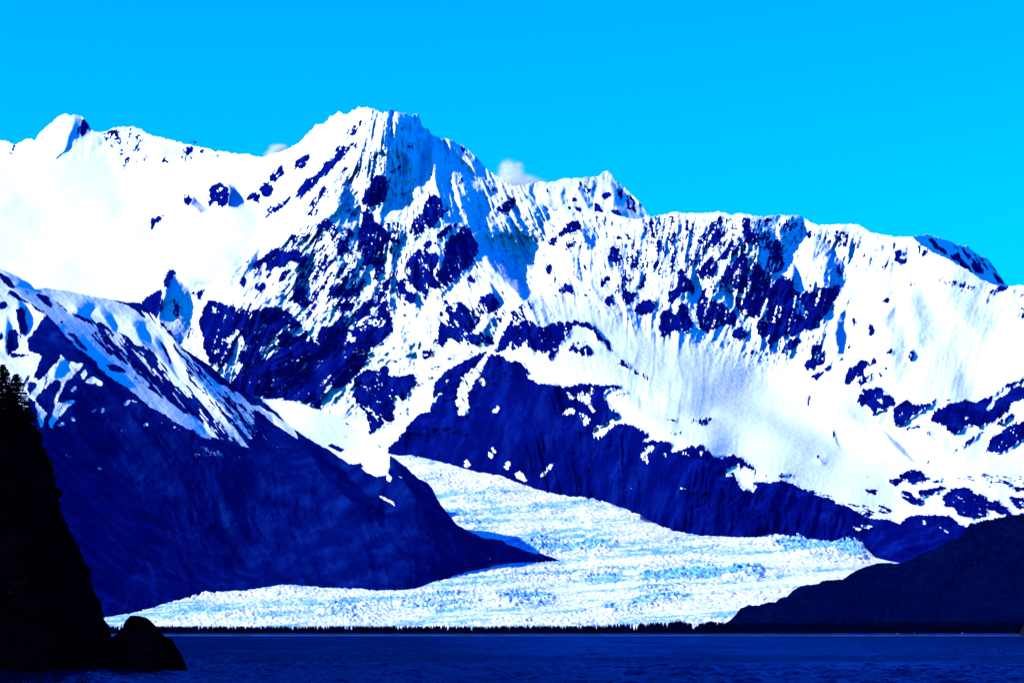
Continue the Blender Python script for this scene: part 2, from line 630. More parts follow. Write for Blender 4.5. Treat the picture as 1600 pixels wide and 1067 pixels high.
# ------------------------------------------------------------------ SURVEY: bare rock on the main massif, plus crest shade dots and flutes painted as rock (value = share of rock)
ROCK_MAIN = '''
Q .26 400,300 690,120 800,60 1080,180 1480,330 1450,1067 660,1067 560,500 500,450
T .24 120,50 1380,60 1340,250 1100,480 1000,900 450,500 0,560 -200,560 -300,300 -100,150
A .9 1018,555 1045,545 1070,575 1065,610 1030,605
A .95 1165,500 1220,472 1255,490 1275,560 1265,610 1215,612 1190,590 1160,625 1148,600 1165,560
A .85 830,735 845,690 880,670 912,660 900,690 865,710 845,748
A .8 895,365 920,340 930,365 945,380 915,378
A .75 1375,565 1410,535 1440,540 1440,595 1400,575
A .3 980,290 1060,280 1080,350 1010,360
A .3 1090,300 1150,300 1140,340 1095,330
A .4 1205,325 1235,315 1225,345 1205,345
A .7 900,1030 940,970 965,985 940,1030 950,1060 930,1080
A .5 470,115 515,190 450,240 430,200
A .3 60,250 100,270 60,330 20,320
A .2 580,200 720,175 800,190 830,330 760,420 640,380
A .4 740,1030 755,1015 765,1040
F .95 780,250 860,210 900,190 910,300 870,360 800,290
F .9 905,140 945,70 970,95 940,130 950,170 920,160
F .8 850,330 960,440 1010,500 940,440
F .5 960,230 1000,280 1010,360 960,330
F .6 1060,200 1110,180 1150,170 1100,250
B .85 500,235 520,190 560,150 590,120 600,135 570,190 540,225 505,245
B .6 440,300 470,270 500,290 520,265 560,262 560,290 510,320 480,350 440,330
B .95 222,585 240,510 290,460 340,430 380,370 420,355 440,330 480,310 500,330 430,390 400,440 350,470 300,530 250,570
B .85 210,405 230,370 270,335 300,328 300,355 260,395 225,418
B .85 75,450 90,410 140,385 165,405 165,445 130,455 110,475 85,460
B .85 15,520 25,480 60,470 95,500 95,535 70,560 40,545
B .6 50,665 80,620 140,590 190,545 195,565 150,620 90,655
B .7 465,430 490,400 510,410 480,435
B .4 250,640 280,600 340,540 380,500 400,540 340,600 330,670 300,660
B .95 590,600 620,500 640,430 680,445 720,450 735,490 730,560 690,605 640,610
B .6 640,380 700,290 715,310 660,370
B .75 750,430 780,400 805,385 800,420 770,445
B .92 555,840 580,780 590,700 590,640 620,620 660,680 690,720 720,760 720,850 700,900 660,945 610,920 580,890
B .3 590,840 640,800 650,815 600,860
B .95 670,760 690,700 720,740 760,780 800,800 800,830 770,825 730,810 760,840 770,875 730,850 700,800
B .92 840,760 870,690 900,640 920,660 930,740 900,770 860,775
B .93 920,640 950,560 1000,545 1035,570 1030,620 1060,600 1065,625 1010,690 975,730 940,700 910,660
B .85 1000,780 1050,720 1100,700 1110,730 1060,770 1010,800
B .93 840,900 900,850 960,800 1000,820 1050,830 1060,790 1120,760 1150,710 1190,740 1220,820 1235,860 1210,900 1190,950 1140,980 1090,1040 1060,1067 1000,1067 920,1040 860,1010 835,950
B .25 940,850 990,810 1000,860 960,890 1010,940 1000,960 940,890
B .15 1000,870 1050,800 1060,810 1030,870 1005,900
B .85 340,740 370,690 410,700 440,720 450,770 480,820 510,850 480,890 450,850 400,780 370,720
B .6 180,770 240,790 290,830 320,810 290,880 280,960 230,940 190,890 160,850
B .55 0,920 60,880 130,850 150,880 100,930 70,990 30,980 0,970
B .8 130,1000 170,960 190,1000 150,1030
B .5 330,960 380,910 420,920 440,960 380,990 330,1000
B .5 800,510 850,570 870,600 850,640 820,590
B .4 490,620 560,640 560,670 500,650
B .5 490,740 540,760 530,790 490,770
B .7 1350,610 1400,580 1440,560 1440,620 1380,640 1350,640
B .6 1120,480 1150,450 1150,500 1130,500
B .5 720,700 770,690 830,710 840,760 790,790 740,760
P .4 930,350 1060,400 1160,540 1080,500 970,400
P .35 1090,640 1250,720 1240,770 1120,720
P .7 1290,870 1380,800 1400,850 1310,910
P .4 1380,690 1470,790 1440,790
P .45 480,300 540,340 560,400 500,380
Q .55 110,470 160,400 210,380 180,430 150,480
Q .85 185,570 210,430 300,380 350,320 410,310 490,330 510,400 490,440 470,470 430,470 360,490 330,560 300,560 300,500 270,520 230,540
Q .15 230,540 265,450 300,440 290,520 330,500 300,580
Q .75 410,540 430,500 490,480 500,540 460,590 420,590
Q .8 190,620 240,600 300,610 290,660 240,690 190,660
Q .8 90,580 130,550 150,600 110,650 90,630
Q .4 420,300 500,200 560,200 680,170 700,300 640,340 560,320 480,310
Q .95 500,330 570,320 650,370 640,440 600,480 560,450 510,390
Q .6 690,250 720,130 780,60 830,80 800,110 760,140 720,300 690,320
Q .92 800,160 870,130 920,250 830,240
Q .9 880,290 960,290 1000,330 930,380 890,340
Q .55 660,600 700,480 760,370 830,360 870,440 800,440 740,540 690,620
Q .75 950,150 1010,150 1020,210 970,210
Q .92 550,500 610,560 640,620 660,680 660,830 600,800 480,740 530,660 550,600
Q .4 560,520 640,560 640,640 600,640
Q .65 670,680 740,620 800,640 760,720 700,820 660,800
Q .9 810,640 900,590 990,640 1080,640 1085,700 1020,700 900,710 860,690
Q .6 880,480 960,420 1100,540 1060,580 1040,640 960,620 900,560
Q .9 890,760 960,740 1030,780 1000,830 930,820
Q .55 830,820 900,820 920,860 860,860
Q .6 1190,620 1240,600 1260,650 1210,660
Q .9 1200,700 1260,680 1320,690 1330,760 1300,800 1220,800
Q .8 1270,570 1320,570 1340,660 1300,660
Q .5 1400,600 1440,560 1470,600 1430,680
G .5 0,60 30,40 50,70 10,100
G .95 0,195 100,178 180,200 280,300 330,380 360,280 400,290 440,240 480,220 500,290 540,310 570,200 600,140 680,120 760,260 760,300 700,370 640,420 600,500 550,560 530,595 480,625 410,620 370,690 360,750 250,705 120,690 -20,675 -100,640 -160,560 -260,500 -280,420 -330,330 -300,200 -270,130 -150,170
F .15 1220,640 1280,560 1340,440 1370,500 1330,560 1345,600 1290,690 1240,650
F .3 1250,460 1330,410 1330,430 1270,480
F .2 1180,520 1220,500 1190,540
F .1 1060,390 1110,370 1130,460 1120,560 1210,620 1200,640 1120,580 1050,500 1020,490
F .3 1180,280 1240,300 1200,330
G .1 500,300 530,320 560,375 520,365
G .15 240,540 270,490 270,520
G .2 100,340 170,275 180,285 110,350
G .25 180,300 290,280 270,330 200,330
G .45 20,400 120,340 130,420 60,470 20,450
G .2 295,270 330,260 355,300 340,360 310,350 280,400
G .15 370,120 480,200 430,270 400,270 370,240
G .55 610,150 660,180 700,240 740,260 680,230 640,210
G .1 640,10 690,60 680,160 650,120
G .92 560,260 600,150 640,200 700,250 750,270 690,360 640,400 610,380 590,330
G .9 660,110 700,90 740,120 720,150 680,140
G .9 820,130 850,95 900,110 900,150 850,165
G .9 550,570 620,520 720,540 760,560 880,550 890,600 830,690 780,660 760,690 770,800 640,880 620,770 570,720 540,660
G .15 660,800 690,760 680,790
G .75 1010,330 1060,240 1130,150 1170,160 1200,230 1240,260 1200,320 1130,380 1080,350 1040,400
G .88 1050,320 1100,240 1160,200 1220,260 1180,310 1120,370
G .85 1150,350 1220,310 1310,340 1310,380 1240,390 1180,390
G .85 1190,230 1240,130 1310,100 1350,150 1340,190 1270,200
G .8 1320,420 1360,330 1423,250 1440,330 1400,400 1340,430
G .55 900,430 960,400 1000,340 1040,330 1010,420 940,480
G .6 690,530 720,500 750,530 730,545
S .95 510,270 600,180 720,170 780,300 740,400 610,560 570,600 470,510 450,470 520,360
S .9 190,510 250,400 330,290 430,250 460,330 440,430 400,560 380,720 340,760 200,570
S .92 425,210 560,90 600,100 590,150 480,235
S .92 330,70 480,-20 510,10 380,135
S .92 210,190 270,70 330,130 310,180 240,210
S .05 360,215 560,40 580,75 430,200 270,310 200,400 185,340 270,270
S .05 470,240 510,210 600,110 640,110 600,165 510,275 480,275
S .08 410,480 450,450 500,360 515,380 460,490 430,540
S .2 350,310 440,270 450,320 380,360
S .12 325,590 370,600 380,665 340,640
S .1 440,540 455,530 535,640 520,650
S .08 205,590 225,590 310,740 290,750
S .9 640,840 720,820 800,890 780,930 700,1010 640,1040 560,1060 470,1050 460,970 520,890 600,830 630,760 700,800
S .15 480,690 560,780 560,830 500,850
S .85 740,830 830,770 870,700 970,760 960,820 880,850 800,890
S .45 480,830 560,770 640,750 620,820 540,860 470,880
S .6 680,560 730,530 800,540 760,590 700,580
S .6 750,450 790,420 800,480 770,500
S .8 1000,990 1060,890 1120,790 1200,760 1260,700 1260,740 1180,860 1080,980
S .5 900,890 1000,820 1020,850 960,930
S .4 960,620 1010,650 1040,740 1000,720
S .85 1350,470 1380,455 1405,480 1380,540 1360,520
S .7 1410,560 1440,560 1430,600
S .95 1460,660 1520,600 1590,650 1580,690 1500,690
S .7 1010,340 1040,340 1040,360 1015,355
# the long dark cliff above the glacier
. .97 604,700 618,690 640,664 654,648 670,640 680,600 700,575 730,562 745,552 765,548 785,555 793,564 800,561.5 814,566 828,581 822,590 842,599 867,601 884,602 907,601 924,599.5 946,604 969,606 952,611 940,620 952,637 969,647 950,660 970,661 991,665 1016,680 1003,691 1019,688 1053,694 1047,707 1070,702 1095,697 1106,708 1120,717 1146,712 1163,720 1177,729 1185,742 1200,749 1234,754 1270,770 1293,778 1318,785 1335,799 1357,810 1391,813 1408,819 1425,802 1442,805 1475,805 1487,808 1503,820 1600,800 1720,800 1720,920 600,920
G .1 1100,690 1115,630 1160,560 1210,520 1290,420 1330,350 1350,370 1270,500 1200,600 1170,660 1185,770 1130,790 1120,760 1140,740
G .1 760,680 790,655 805,680 770,690
G .1 825,720 850,700 860,730 830,740
G .15 830,690 920,580 940,590 870,650
G .15 970,710 1000,665 1040,655 1000,690
G .35 940,560 1000,490 1020,500 1000,570 960,590
G .3 1030,600 1060,570 1070,600 1030,620
G .15 1140,560 1170,540 1200,600 1150,590
G .15 1240,570 1260,560 1265,600 1245,600
G .15 1300,770 1370,710 1330,760
H .1 445,690 470,660 520,650 600,620 560,670 490,720 455,722
H .03 1190,905 1225,890 1260,870 1270,890 1330,905 1423,895 1460,930 1423,965 1330,975 1350,1000 1330,1035 1270,1000 1240,960 1200,945
H .1 715,815 740,780 780,770 790,790 750,820 760,865 730,850
H .2 270,570 340,560 350,580 300,595
H .2 300,450 330,480 365,500 390,460 410,500 445,440 450,520 455,590 430,570 410,530 360,510 330,500
H .35 380,580 430,610 430,640 400,665
H .1 930,1015 950,1000 960,1020
H .15 845,830 870,800 860,830
H .15 950,830 970,800 975,830
H .15 1035,800 1050,810 1040,830
H .3 20,930 40,910 70,940 40,960
J .2 620,240 600,210 570,240 620,265
J .5 720,180 760,120 770,170 740,200
J .1 810,260 830,220 840,220 835,270
J .1 870,290 900,270 950,320 890,315
J .3 1010,290 1090,225 1095,235 1030,300
I .05 490,866 540,860 585,866 570,876 490,876
I .4 460,850 490,845 490,865
I .05 1080,842 1115,840 1110,862 1075,858
I .3 1000,880 900,840 1000,885
I .1 858,825 868,820 868,850 860,850
H .93 0,120 60,60 100,70 140,100 180,105 230,85 310,80 360,70 420,85 460,120 475,150 540,195 555,240 500,190 460,170 440,130 400,100 350,100 300,160 250,220 180,255 120,230 85,220 90,170 40,230 0,245
H .8 300,235 340,190 400,200 450,240 440,270 400,265 350,240 310,245
H .3 340,200 380,170 420,200 380,220
H .95 195,280 220,240 260,230 240,280 215,290
H .95 585,310 600,280 640,310 650,345 610,330
H .8 640,320 700,368 780,412 700,385
H .9 520,455 550,440 590,438 605,450 560,462
H .8 565,500 600,482 650,478 620,495
H .75 815,623 860,630 920,625 930,632 860,632
H .5 970,640 1030,615 1120,610 1130,630 1070,655 1000,640
H .85 810,675 840,680 890,698 990,712 900,708
H .85 865,520 890,517 890,522
H .85 945,518 975,525 960,530
H .95 1325,240 1345,245 1340,265 1325,260
C .92 295,440 330,405 365,400 385,440 375,465 330,470 260,500 230,545 205,540 205,510 260,480
C .5 310,510 340,495 360,530 280,580 255,575 290,540
C .75 190,670 220,655 225,690 205,715
C .7 230,740 250,755 240,765
C .95 265,800 300,755 345,785 345,815 310,820
C .7 320,680 345,690 365,720 385,745 345,730
C .6 385,650 415,650 440,670 415,690
C .6 545,600 560,540 590,535 605,570 570,620 510,650 520,620
C .75 485,770 500,730 540,710 550,730 510,765
C .95 510,860 530,830 560,830 560,870 530,880
C .8 610,830 630,795 680,810 740,720 745,760 690,840 650,880
C .93 680,910 700,870 760,840 790,860 790,890 740,930 700,930
C .45 570,790 600,740 670,690 680,720 620,790 580,830
C .35 690,570 760,540 780,600 720,610
C .45 960,500 1010,460 1030,490 970,520
C .35 700,480 800,400 1000,380 1100,390 1040,480 900,450 800,480
C .55 1080,420 1130,390 1200,380 1200,450 1160,520 1100,570 1040,560 1060,500
C .9 1040,730 1030,690 1080,640 1110,600 1130,640 1130,690 1090,720
C .75 1130,640 1180,580 1260,480 1290,440 1270,510 1290,550 1200,630 1140,680
C .6 1270,400 1320,380 1360,400 1440,400 1440,560 1380,600 1370,540 1310,540 1280,480
C .92 1150,720 1230,640 1300,580 1310,660 1350,640 1400,680 1440,700 1440,800 1390,890 1340,950 1280,940 1240,870 1200,800
C .92 860,860 870,810 920,770 930,690 950,660 960,720 990,740 1020,790 1010,830 960,800 930,830 890,880
C .92 1030,850 1050,800 1100,760 1130,790 1150,850 1200,870 1230,900 1260,960 1240,990 1160,990 1100,1030 1040,1010 1025,950
C .1 1090,720 1110,690 1140,730 1170,800 1210,850 1230,930 1180,870 1100,780
C .93 810,1000 830,920 870,900 900,940 940,870 980,900 1000,1000 960,1030 900,1020 850,1067 820,1020
C .45 800,650 830,650 820,690 790,690
C .5 0,920 60,880 120,830 130,860 80,930 0,1000
T .9 880,180 960,180 990,240 930,290 880,250
T .85 1000,270 1080,280 1060,330 1000,310
T .9 1090,320 1190,310 1190,400 1210,440 1150,510 1060,460 1090,400
T .2 1120,430 1190,390 1150,480
T .85 1230,560 1270,530 1280,620 1220,690 1100,760 1120,700 1180,620
T .15 1100,740 1200,720 1230,710 1180,800 1120,820
T .9 970,930 1080,830 1160,800 1240,740 1310,670 1400,720 1500,620 1560,620 1570,760 1530,860 1500,980 1380,1000 1280,1040 1200,1010 1100,1020 1000,1067 970,1010
T .3 1330,750 1480,700 1500,740 1380,840 1340,900
T .2 1280,860 1330,770 1340,780 1290,880
T .35 530,580 620,560 660,680 620,760 560,720
T .15 480,620 590,510 630,560 600,600 540,640
T .2 620,700 680,690 740,790 680,770 640,760
T .4 700,560 760,590 800,660 750,650
T .3 780,690 850,690 900,720 820,720
T .8 760,1000 830,950 900,1020 880,1067 780,1050
E .93 0,490 40,440 70,400 110,390 140,400 140,460 170,500 220,480 270,490 300,440 340,460 400,450 390,500 350,560 300,650 240,710 180,690 100,720 0,810
E .3 130,500 180,540 200,600 150,620
E .75 0,240 60,200 80,230 90,310 60,360 20,390 0,400
E .9 60,820 100,770 160,730 190,750 150,790 90,830
E .92 210,890 250,850 240,790 290,770 320,810 320,870 260,910 220,910
E .3 250,840 275,800 290,830 270,860
E .9 245,950 290,920 320,920 290,960
E .9 320,910 340,885 350,900 330,930
E .8 385,890 400,850 440,840 420,870
E .85 430,800 460,780 470,785 440,810
E .92 415,1000 430,940 480,890 520,855 540,870 590,845 590,870 560,905 520,920 540,950 580,930 580,960 530,1000 500,1010 490,980 520,950 490,960 440,1000
E .95 495,1067 520,1020 550,1040 600,1015 640,1020 640,1045 670,1067 660,1100 490,1100
E .9 650,820 680,795 690,815 670,835
E .85 775,850 770,815 800,800 810,830 795,855
E .9 605,950 620,930 630,950
E .9 635,905 670,890 660,910
E .85 545,665 570,655 585,685 570,740 560,700
E .8 605,720 615,715 615,755
E .8 465,640 475,620 485,640 470,700
E .75 590,380 620,350 660,320 670,330 630,370 605,388
E .9 705,270 740,250 750,280 730,295 770,300 760,325 700,335 700,315 720,300
E .75 640,540 680,520 670,540
E .75 775,460 800,430 830,445 800,460
E .45 300,180 340,150 400,140 450,170 440,230 390,240 350,220
E .5 460,230 500,190 510,220 470,255
E .4 380,330 410,330 430,400 400,400
E .35 200,160 250,150 290,190 230,190
E .45 60,80 160,70 190,100 150,140 60,140
E .4 800,210 840,195 900,240 930,280 880,290 820,270
E .3 940,400 1000,410 1080,430 1160,455 1140,470 1040,450 960,430
E .75 1200,490 1260,460 1330,460 1330,475 1250,495 1210,500
E .85 1200,535 1230,520 1220,545
E .85 1345,500 1370,470 1380,480
E .8 1405,510 1440,490 1440,525
E .8 1380,645 1400,610 1410,575 1440,565 1440,630
E .75 1060,480 1090,470 1100,480 1070,490
I .95 490,150 520,100 560,95 640,95 640,120 690,140 705,180 650,220 620,220 590,260 575,210 530,190 510,200
I .1 600,160 630,150 620,185
I .95 690,205 770,150 790,180 840,195 940,155 910,190 850,220 800,260 740,300 710,305 700,250
I .97 900,265 930,225 1000,185 1100,165 1140,175 1240,140 1290,100 1340,70 1423,40 1700,-20 1700,100 1423,160 1370,180 1330,230 1290,260 1220,290 1170,315 1120,295 1040,345 1000,320 940,290
I .03 1250,150 1300,110 1423,60 1500,40 1500,60 1423,78 1340,118 1270,165
I .15 1210,210 1250,160 1265,170 1225,215
I .2 1085,265 1110,235 1115,245 1090,270
I .9 1000,460 1060,420 1130,370 1195,325 1190,345 1110,410 1050,445
I .95 1215,450 1240,380 1280,350 1320,310 1380,290 1700,240 1700,330 1423,380 1370,420 1290,460 1230,455
I .1 1320,350 1345,330 1340,350
I .9 1265,290 1330,250 1370,240 1350,265 1290,300
I .85 990,160 1050,140 1030,160 1000,165
I .95 725,580 800,555 850,555 870,585 905,595 830,625 790,630 760,610 710,640 665,620 680,605 730,605
I .9 900,620 950,600 1000,600 940,625
I .9 820,665 880,660 960,645 1000,650 930,690 860,700
I .9 735,660 790,665 820,700 870,720 870,740 800,740 760,700
I .93 970,690 1040,640 1110,640 1150,670 1210,700 1220,730 1280,720 1350,770 1360,800 1290,790 1220,780 1210,810 1130,820 1050,800 1030,750 990,760 975,730
I .85 1270,605 1300,590 1310,605 1280,620
I .85 1340,640 1423,625 1600,640 1600,660 1370,660
I .85 1340,690 1423,690 1600,720 1600,760 1370,760
I .6 20,575 110,570 210,610 270,640 200,610 60,585
I .45 440,740 660,740 700,780 640,800 560,800 470,760
I .35 250,650 330,680 440,740 470,770 380,740
I .8 550,655 600,655 600,690 560,690
I .8 665,700 700,695 680,710
I .6 500,625 525,630 510,633
I .8 350,300 365,340 375,380 355,360
I .85 260,465 290,470 275,480
I .9 875,335 900,330 905,360 885,360
I .7 735,345 780,315 850,295 850,310 790,325
I .5 220,185 230,130 245,110 240,200 228,210
I .8 545,593 555,590 550,600
I .85 880,500 900,505 885,510
I .4 1100,600 1250,640 1340,680 1200,640
I .3 1000,580 1423,560 1600,600 1423,640 1200,620
'''
DIRT_MAIN = '''
I .6 350,200 420,180 480,200 500,260 570,280 480,280 400,250
I .8 570,280 620,240 690,220 700,290 640,310
I .35 930,420 1000,370 1050,400 1000,450
I .3 1060,500 1200,380 1230,400 1100,510
J .8 100,130 180,90 260,110 250,150 180,140
J .8 260,140 350,110 380,160 330,180
G .5 560,700 600,720 630,800 610,870 590,830
'''
# flanks that face right, away from the sun
SHADE_MAIN = '''
P 1 480,90 380,200 300,310 330,400 300,450 240,540 200,640 150,720 130,820 200,880 300,900 420,890 470,830 560,860 640,800 640,640 640,500 650,380 640,200 600,95 530,100
P -.5 640,190 740,290 748,420 738,560 750,720 650,810 640,640 652,480
P -.4 455,190 480,280 478,360 450,290
P -.3 520,760 600,700 640,780 560,860
P .3 480,420 560,500 560,640 520,700 470,560
P 1 760,310 740,420 745,560 760,740 870,840 960,1000 1000,1067 1110,1067 1120,960 1190,920 1230,860 1180,800 1250,770 1280,720 1110,610 960,480 850,400 800,330
P 1 850,330 950,340 1100,430 1170,550 1080,530 900,400
P 0 920,450 860,640 960,770 1020,760 960,640 960,480
P 1 -40,560 60,690 120,780 140,900 120,1067 0,1067 -60,900 -120,700
P 1 1480,900 1600,960 1600,1040 1520,1000
P 1 1500,690 1580,780 1540,810 1500,760
P 1 1300,840 1380,800 1400,850 1310,910
Q 1 820,0 800,100 870,130 920,250 820,290 930,380 1010,360 1080,430 1180,470 1210,440 1300,390 1370,350 1240,200 1090,240 1050,280 1080,180 1085,60 1090,0
Q 1 800,310 880,450 900,560 830,620 880,700 1000,680 1080,700 1110,690 1190,540 1080,440 1000,470 930,380
Q 1 560,500 660,580 670,820 620,850 500,720 550,600
Q 1 500,330 650,370 690,350 670,520 600,470 530,450
Q .7 410,270 500,200 680,170 690,260 640,340 560,320 480,310
Q 1 800,690 920,830 970,920 1060,880 1110,720 1000,700 900,710
Q 1 970,970 1050,980 1060,1067 980,1067
Q 1 1230,430 1360,520 1390,700 1400,860 1350,1000 1300,1067 1150,1067 1100,900 1120,720 1200,640 1210,560
Q .6 1300,270 1480,200 1480,330 1440,420 1320,400
S 1 550,0 740,180 790,310 820,370 960,510 1080,640 1160,730 1240,665 1080,520 1120,480 1050,370 920,270 800,180 790,60 880,30 800,0
S 1 780,310 820,370 700,470 590,610 480,720 440,740 600,570
S 1 1150,0 1320,70 1330,110 1250,120 1170,150
S 1 870,550 960,680 980,780 900,800 900,650
S 1 200,590 300,740 320,800 270,900 200,780
S 1 500,240 780,300 700,470 560,560 460,460
S 1 660,820 780,900 740,1000 640,1000 600,900
S 1 870,850 920,900 910,1000 830,1040 850,900
T 1 880,60 840,130 850,220 890,290 980,330 1040,450 1160,500 1200,480 1280,330 1240,160 1180,60 1040,60
T 0 1150,180 1180,190 1170,300 1100,320 1100,260
T 0 1220,190 1250,260 1220,290
T 1 1440,260 1530,240 1600,290 1540,310 1480,400 1430,430
T 1 1600,330 1660,500 1600,700 1530,580 1540,430
T 1 1280,430 1340,580 1320,650 1240,740 1250,540
T 1 590,380 640,500 600,510 580,430
T 1 620,570 690,640 800,800 850,880 900,900 840,930 760,830
T 1 390,400 470,600 470,860 430,840 350,580 440,560
T 1 950,450 1040,450 1050,680 1010,780 960,820 880,740 930,620 800,500 820,420
T .8 30,160 60,160 100,380 60,300
T .8 0,420 50,560 30,620 0,640
T .6 130,140 200,120 210,160 160,160
T .8 230,280 280,500 270,600 240,420
T .8 430,280 500,420 460,400
T .7 600,60 740,120 720,200 620,240
T .8 1300,690 1400,720 1340,900 1260,940
T .8 1500,820 1600,800 1590,900 1500,980 1400,1000
T 1 830,940 930,1030 900,1067 860,1040
C 1 385,400 500,490 450,560 400,520
C .5 320,530 380,650 400,740 370,740 340,640
C .5 130,300 230,340 200,400 160,430 120,400
C .5 60,200 120,240 130,300 80,280
E 1 290,220 350,240 430,330 445,420 400,520 390,420 330,300
E 1 250,250 320,230 270,320 245,310
E 1 380,620 415,600 420,760 390,850 375,760
E 1 690,780 745,870 760,900 715,820
E .6 840,590 880,600 840,640
E .3 840,640 920,740 820,740
E .8 620,350 690,270 680,310 640,370
E 1 110,90 200,100 200,130 150,200 130,320 110,400
E .7 665,500 735,460 690,500
E .6 635,650 720,540 700,720
A 1 1075,560 1160,640 1120,650 1060,610
A 1 1270,490 1330,545 1370,600 1275,605
A 1 430,120 400,200 360,300 285,365 330,340 390,280 400,240 470,190 520,200 460,130
A .5 550,250 580,240 560,290
A .4 900,290 1060,290 1060,350 900,340
F 1 940,100 1060,200 1060,400 1000,490 880,360 905,240
F .8 1130,480 1240,640 1330,700 1200,640
H 1 440,90 520,180 555,240 470,180
H .4 930,500 1110,590 1060,590
H .25 1180,540 1423,650 1400,660 1250,600
H .3 120,350 190,420 160,420
I .8 360,300 390,390 430,440 380,400
I .8 620,320 700,380 790,470 820,520 740,450 680,390
I .8 270,475 400,520 300,510
G 1 800,240 880,350 890,500 860,550 800,400 790,300
G .8 370,100 440,200 430,260 390,200
G 1 1210,380 1300,240 1340,200 1330,330 1250,420
'''
# gentle folds of the open snowfields
FOLDS = '''
. .38 1080,600 1200,640 1290,700 1265,706 1180,662 1080,618
. .34 1180,640 1330,700 1305,714 1195,664
. .45 1440,440 1468,520 1442,545 1420,470
. .4 1402,470 1420,540 1402,605 1388,540
. .35 1500,470 1565,505 1540,525 1490,490
. .3 1330,600 1365,640 1350,690 1325,640
. .35 1500,560 1520,620 1500,640 1485,600
. .22 140,300 250,335 330,310 300,352 180,350
. .22 20,300 80,330 60,360 0,340
. .3 230,340 250,380 225,400 210,360
. .4 960,600 1040,640 1090,690 1060,690 1000,650
. .5 1045,625 1110,640 1100,656 1040,645
'''
# depths of the main massif (px, py, metres ahead)
DEPTH_MAIN = [
    (600, 690, 7720), (640, 705, 7600), (720, 730, 7330), (800, 745, 7060), (900, 765, 6820), (960, 782, 6660), (1060, 829, 6210),
    (1200, 836, 6060), (1345, 840, 5960), (1400, 872, 5720), (1500, 870, 5620), (1600, 860, 5520), (1720, 860, 5450),
    (700, 600, 7520), (800, 562, 7180), (850, 600, 7040), (970, 650, 6780), (1100, 705, 6340), (1200, 749, 6190), (1335, 799, 6030),
    (830, 475, 7340), (920, 510, 7260), (960, 560, 7060), (1010, 590, 6960), (1050, 540, 7240), (1000, 500, 7400),
    (1150, 700, 6480), (1200, 640, 6830), (1200, 600, 7130), (1200, 500, 7450), (1200, 400, 7700), (1200, 338, 7860),
    (1300, 700, 6500), (1300, 600, 6950), (1300, 450, 7480), (1350, 352, 7740), (1440, 384, 7500), (1480, 405, 7330), (1560, 448, 7230), (1600, 446, 7200), (1720, 460, 7150),
    (1400, 500, 7100), (1500, 560, 6880), (1600, 560, 6780), (1450, 640, 6600), (1550, 700, 6330), (1400, 700, 6420), (1400, 770, 6150), (1550, 760, 6020), (1600, 800, 5820), (1720, 800, 5760),
    (1020, 340, 8000), (1050, 450, 7640), (912, 333, 8130), (900, 420, 7800), (830, 312, 8230), (784, 280, 8270), (780, 370, 8060),
    (570, 167, 8540), (650, 180, 8500), (700, 218, 8420), (757, 262, 8320), (550, 600, 7920), (450, 600, 8020), (500, 480, 8120), (560, 400, 8060),
    (600, 300, 8170), (700, 400, 7830), (740, 450, 7680), (820, 440, 7840), (640, 520, 7690), (690, 520, 7560), (620, 600, 7770), (760, 520, 7360), (815, 465, 7420),
    (400, 480, 8220), (320, 480, 8350), (350, 590, 8120), (300, 540, 8270), (420, 420, 8500), (350, 320, 9000), (415, 243, 9700), (300, 227, 10500),
    (100, 178, 11000), (0, 219, 11000), (-120, 240, 11000), (200, 300, 10200), (0, 300, 10500), (100, 400, 9300), (200, 440, 8800), (0, 440, 9100), (-120, 400, 9500), (265, 430, 8500), (270, 500, 8360),
    (450, 233, 9350), (500, 193, 9000), (200, 198, 10900)]

WARP1 = None


def fields(rock_txt, shade_txt, dirt_txt, base=0.0, warp=1.7, blur_r=1, base_d=None, k=1.4, folds=None):
    X, Y = np.meshgrid(np.arange(RW) + RX0 + .5, np.arange(RH) + RY0 + .5)
    wx = fbm(X / 14, Y / 14, 3, .6, 1) * warp + fbm(X / 45, Y / 45, 2, .5, 2) * warp
    wy = fbm(X / 14, Y / 14, 3, .6, 4) * warp + fbm(X / 45, Y / 45, 2, .5, 5) * warp
    rock = samp(blur(paint(rock_txt, base), blur_r), X + wx, Y + wy)
    sh = samp(blur(paint(shade_txt), 1), X + wx * 1.2, Y + wy * 1.2)
    dirt = samp(blur(paint(dirt_txt), 3), X + wx, Y + wy) if dirt_txt else np.zeros_like(rock)
    if folds:
        sh = np.maximum(sh, blur(paint(folds), 8))
    H = relief(sh, base_d, k)
    return rock, sh, dirt, H


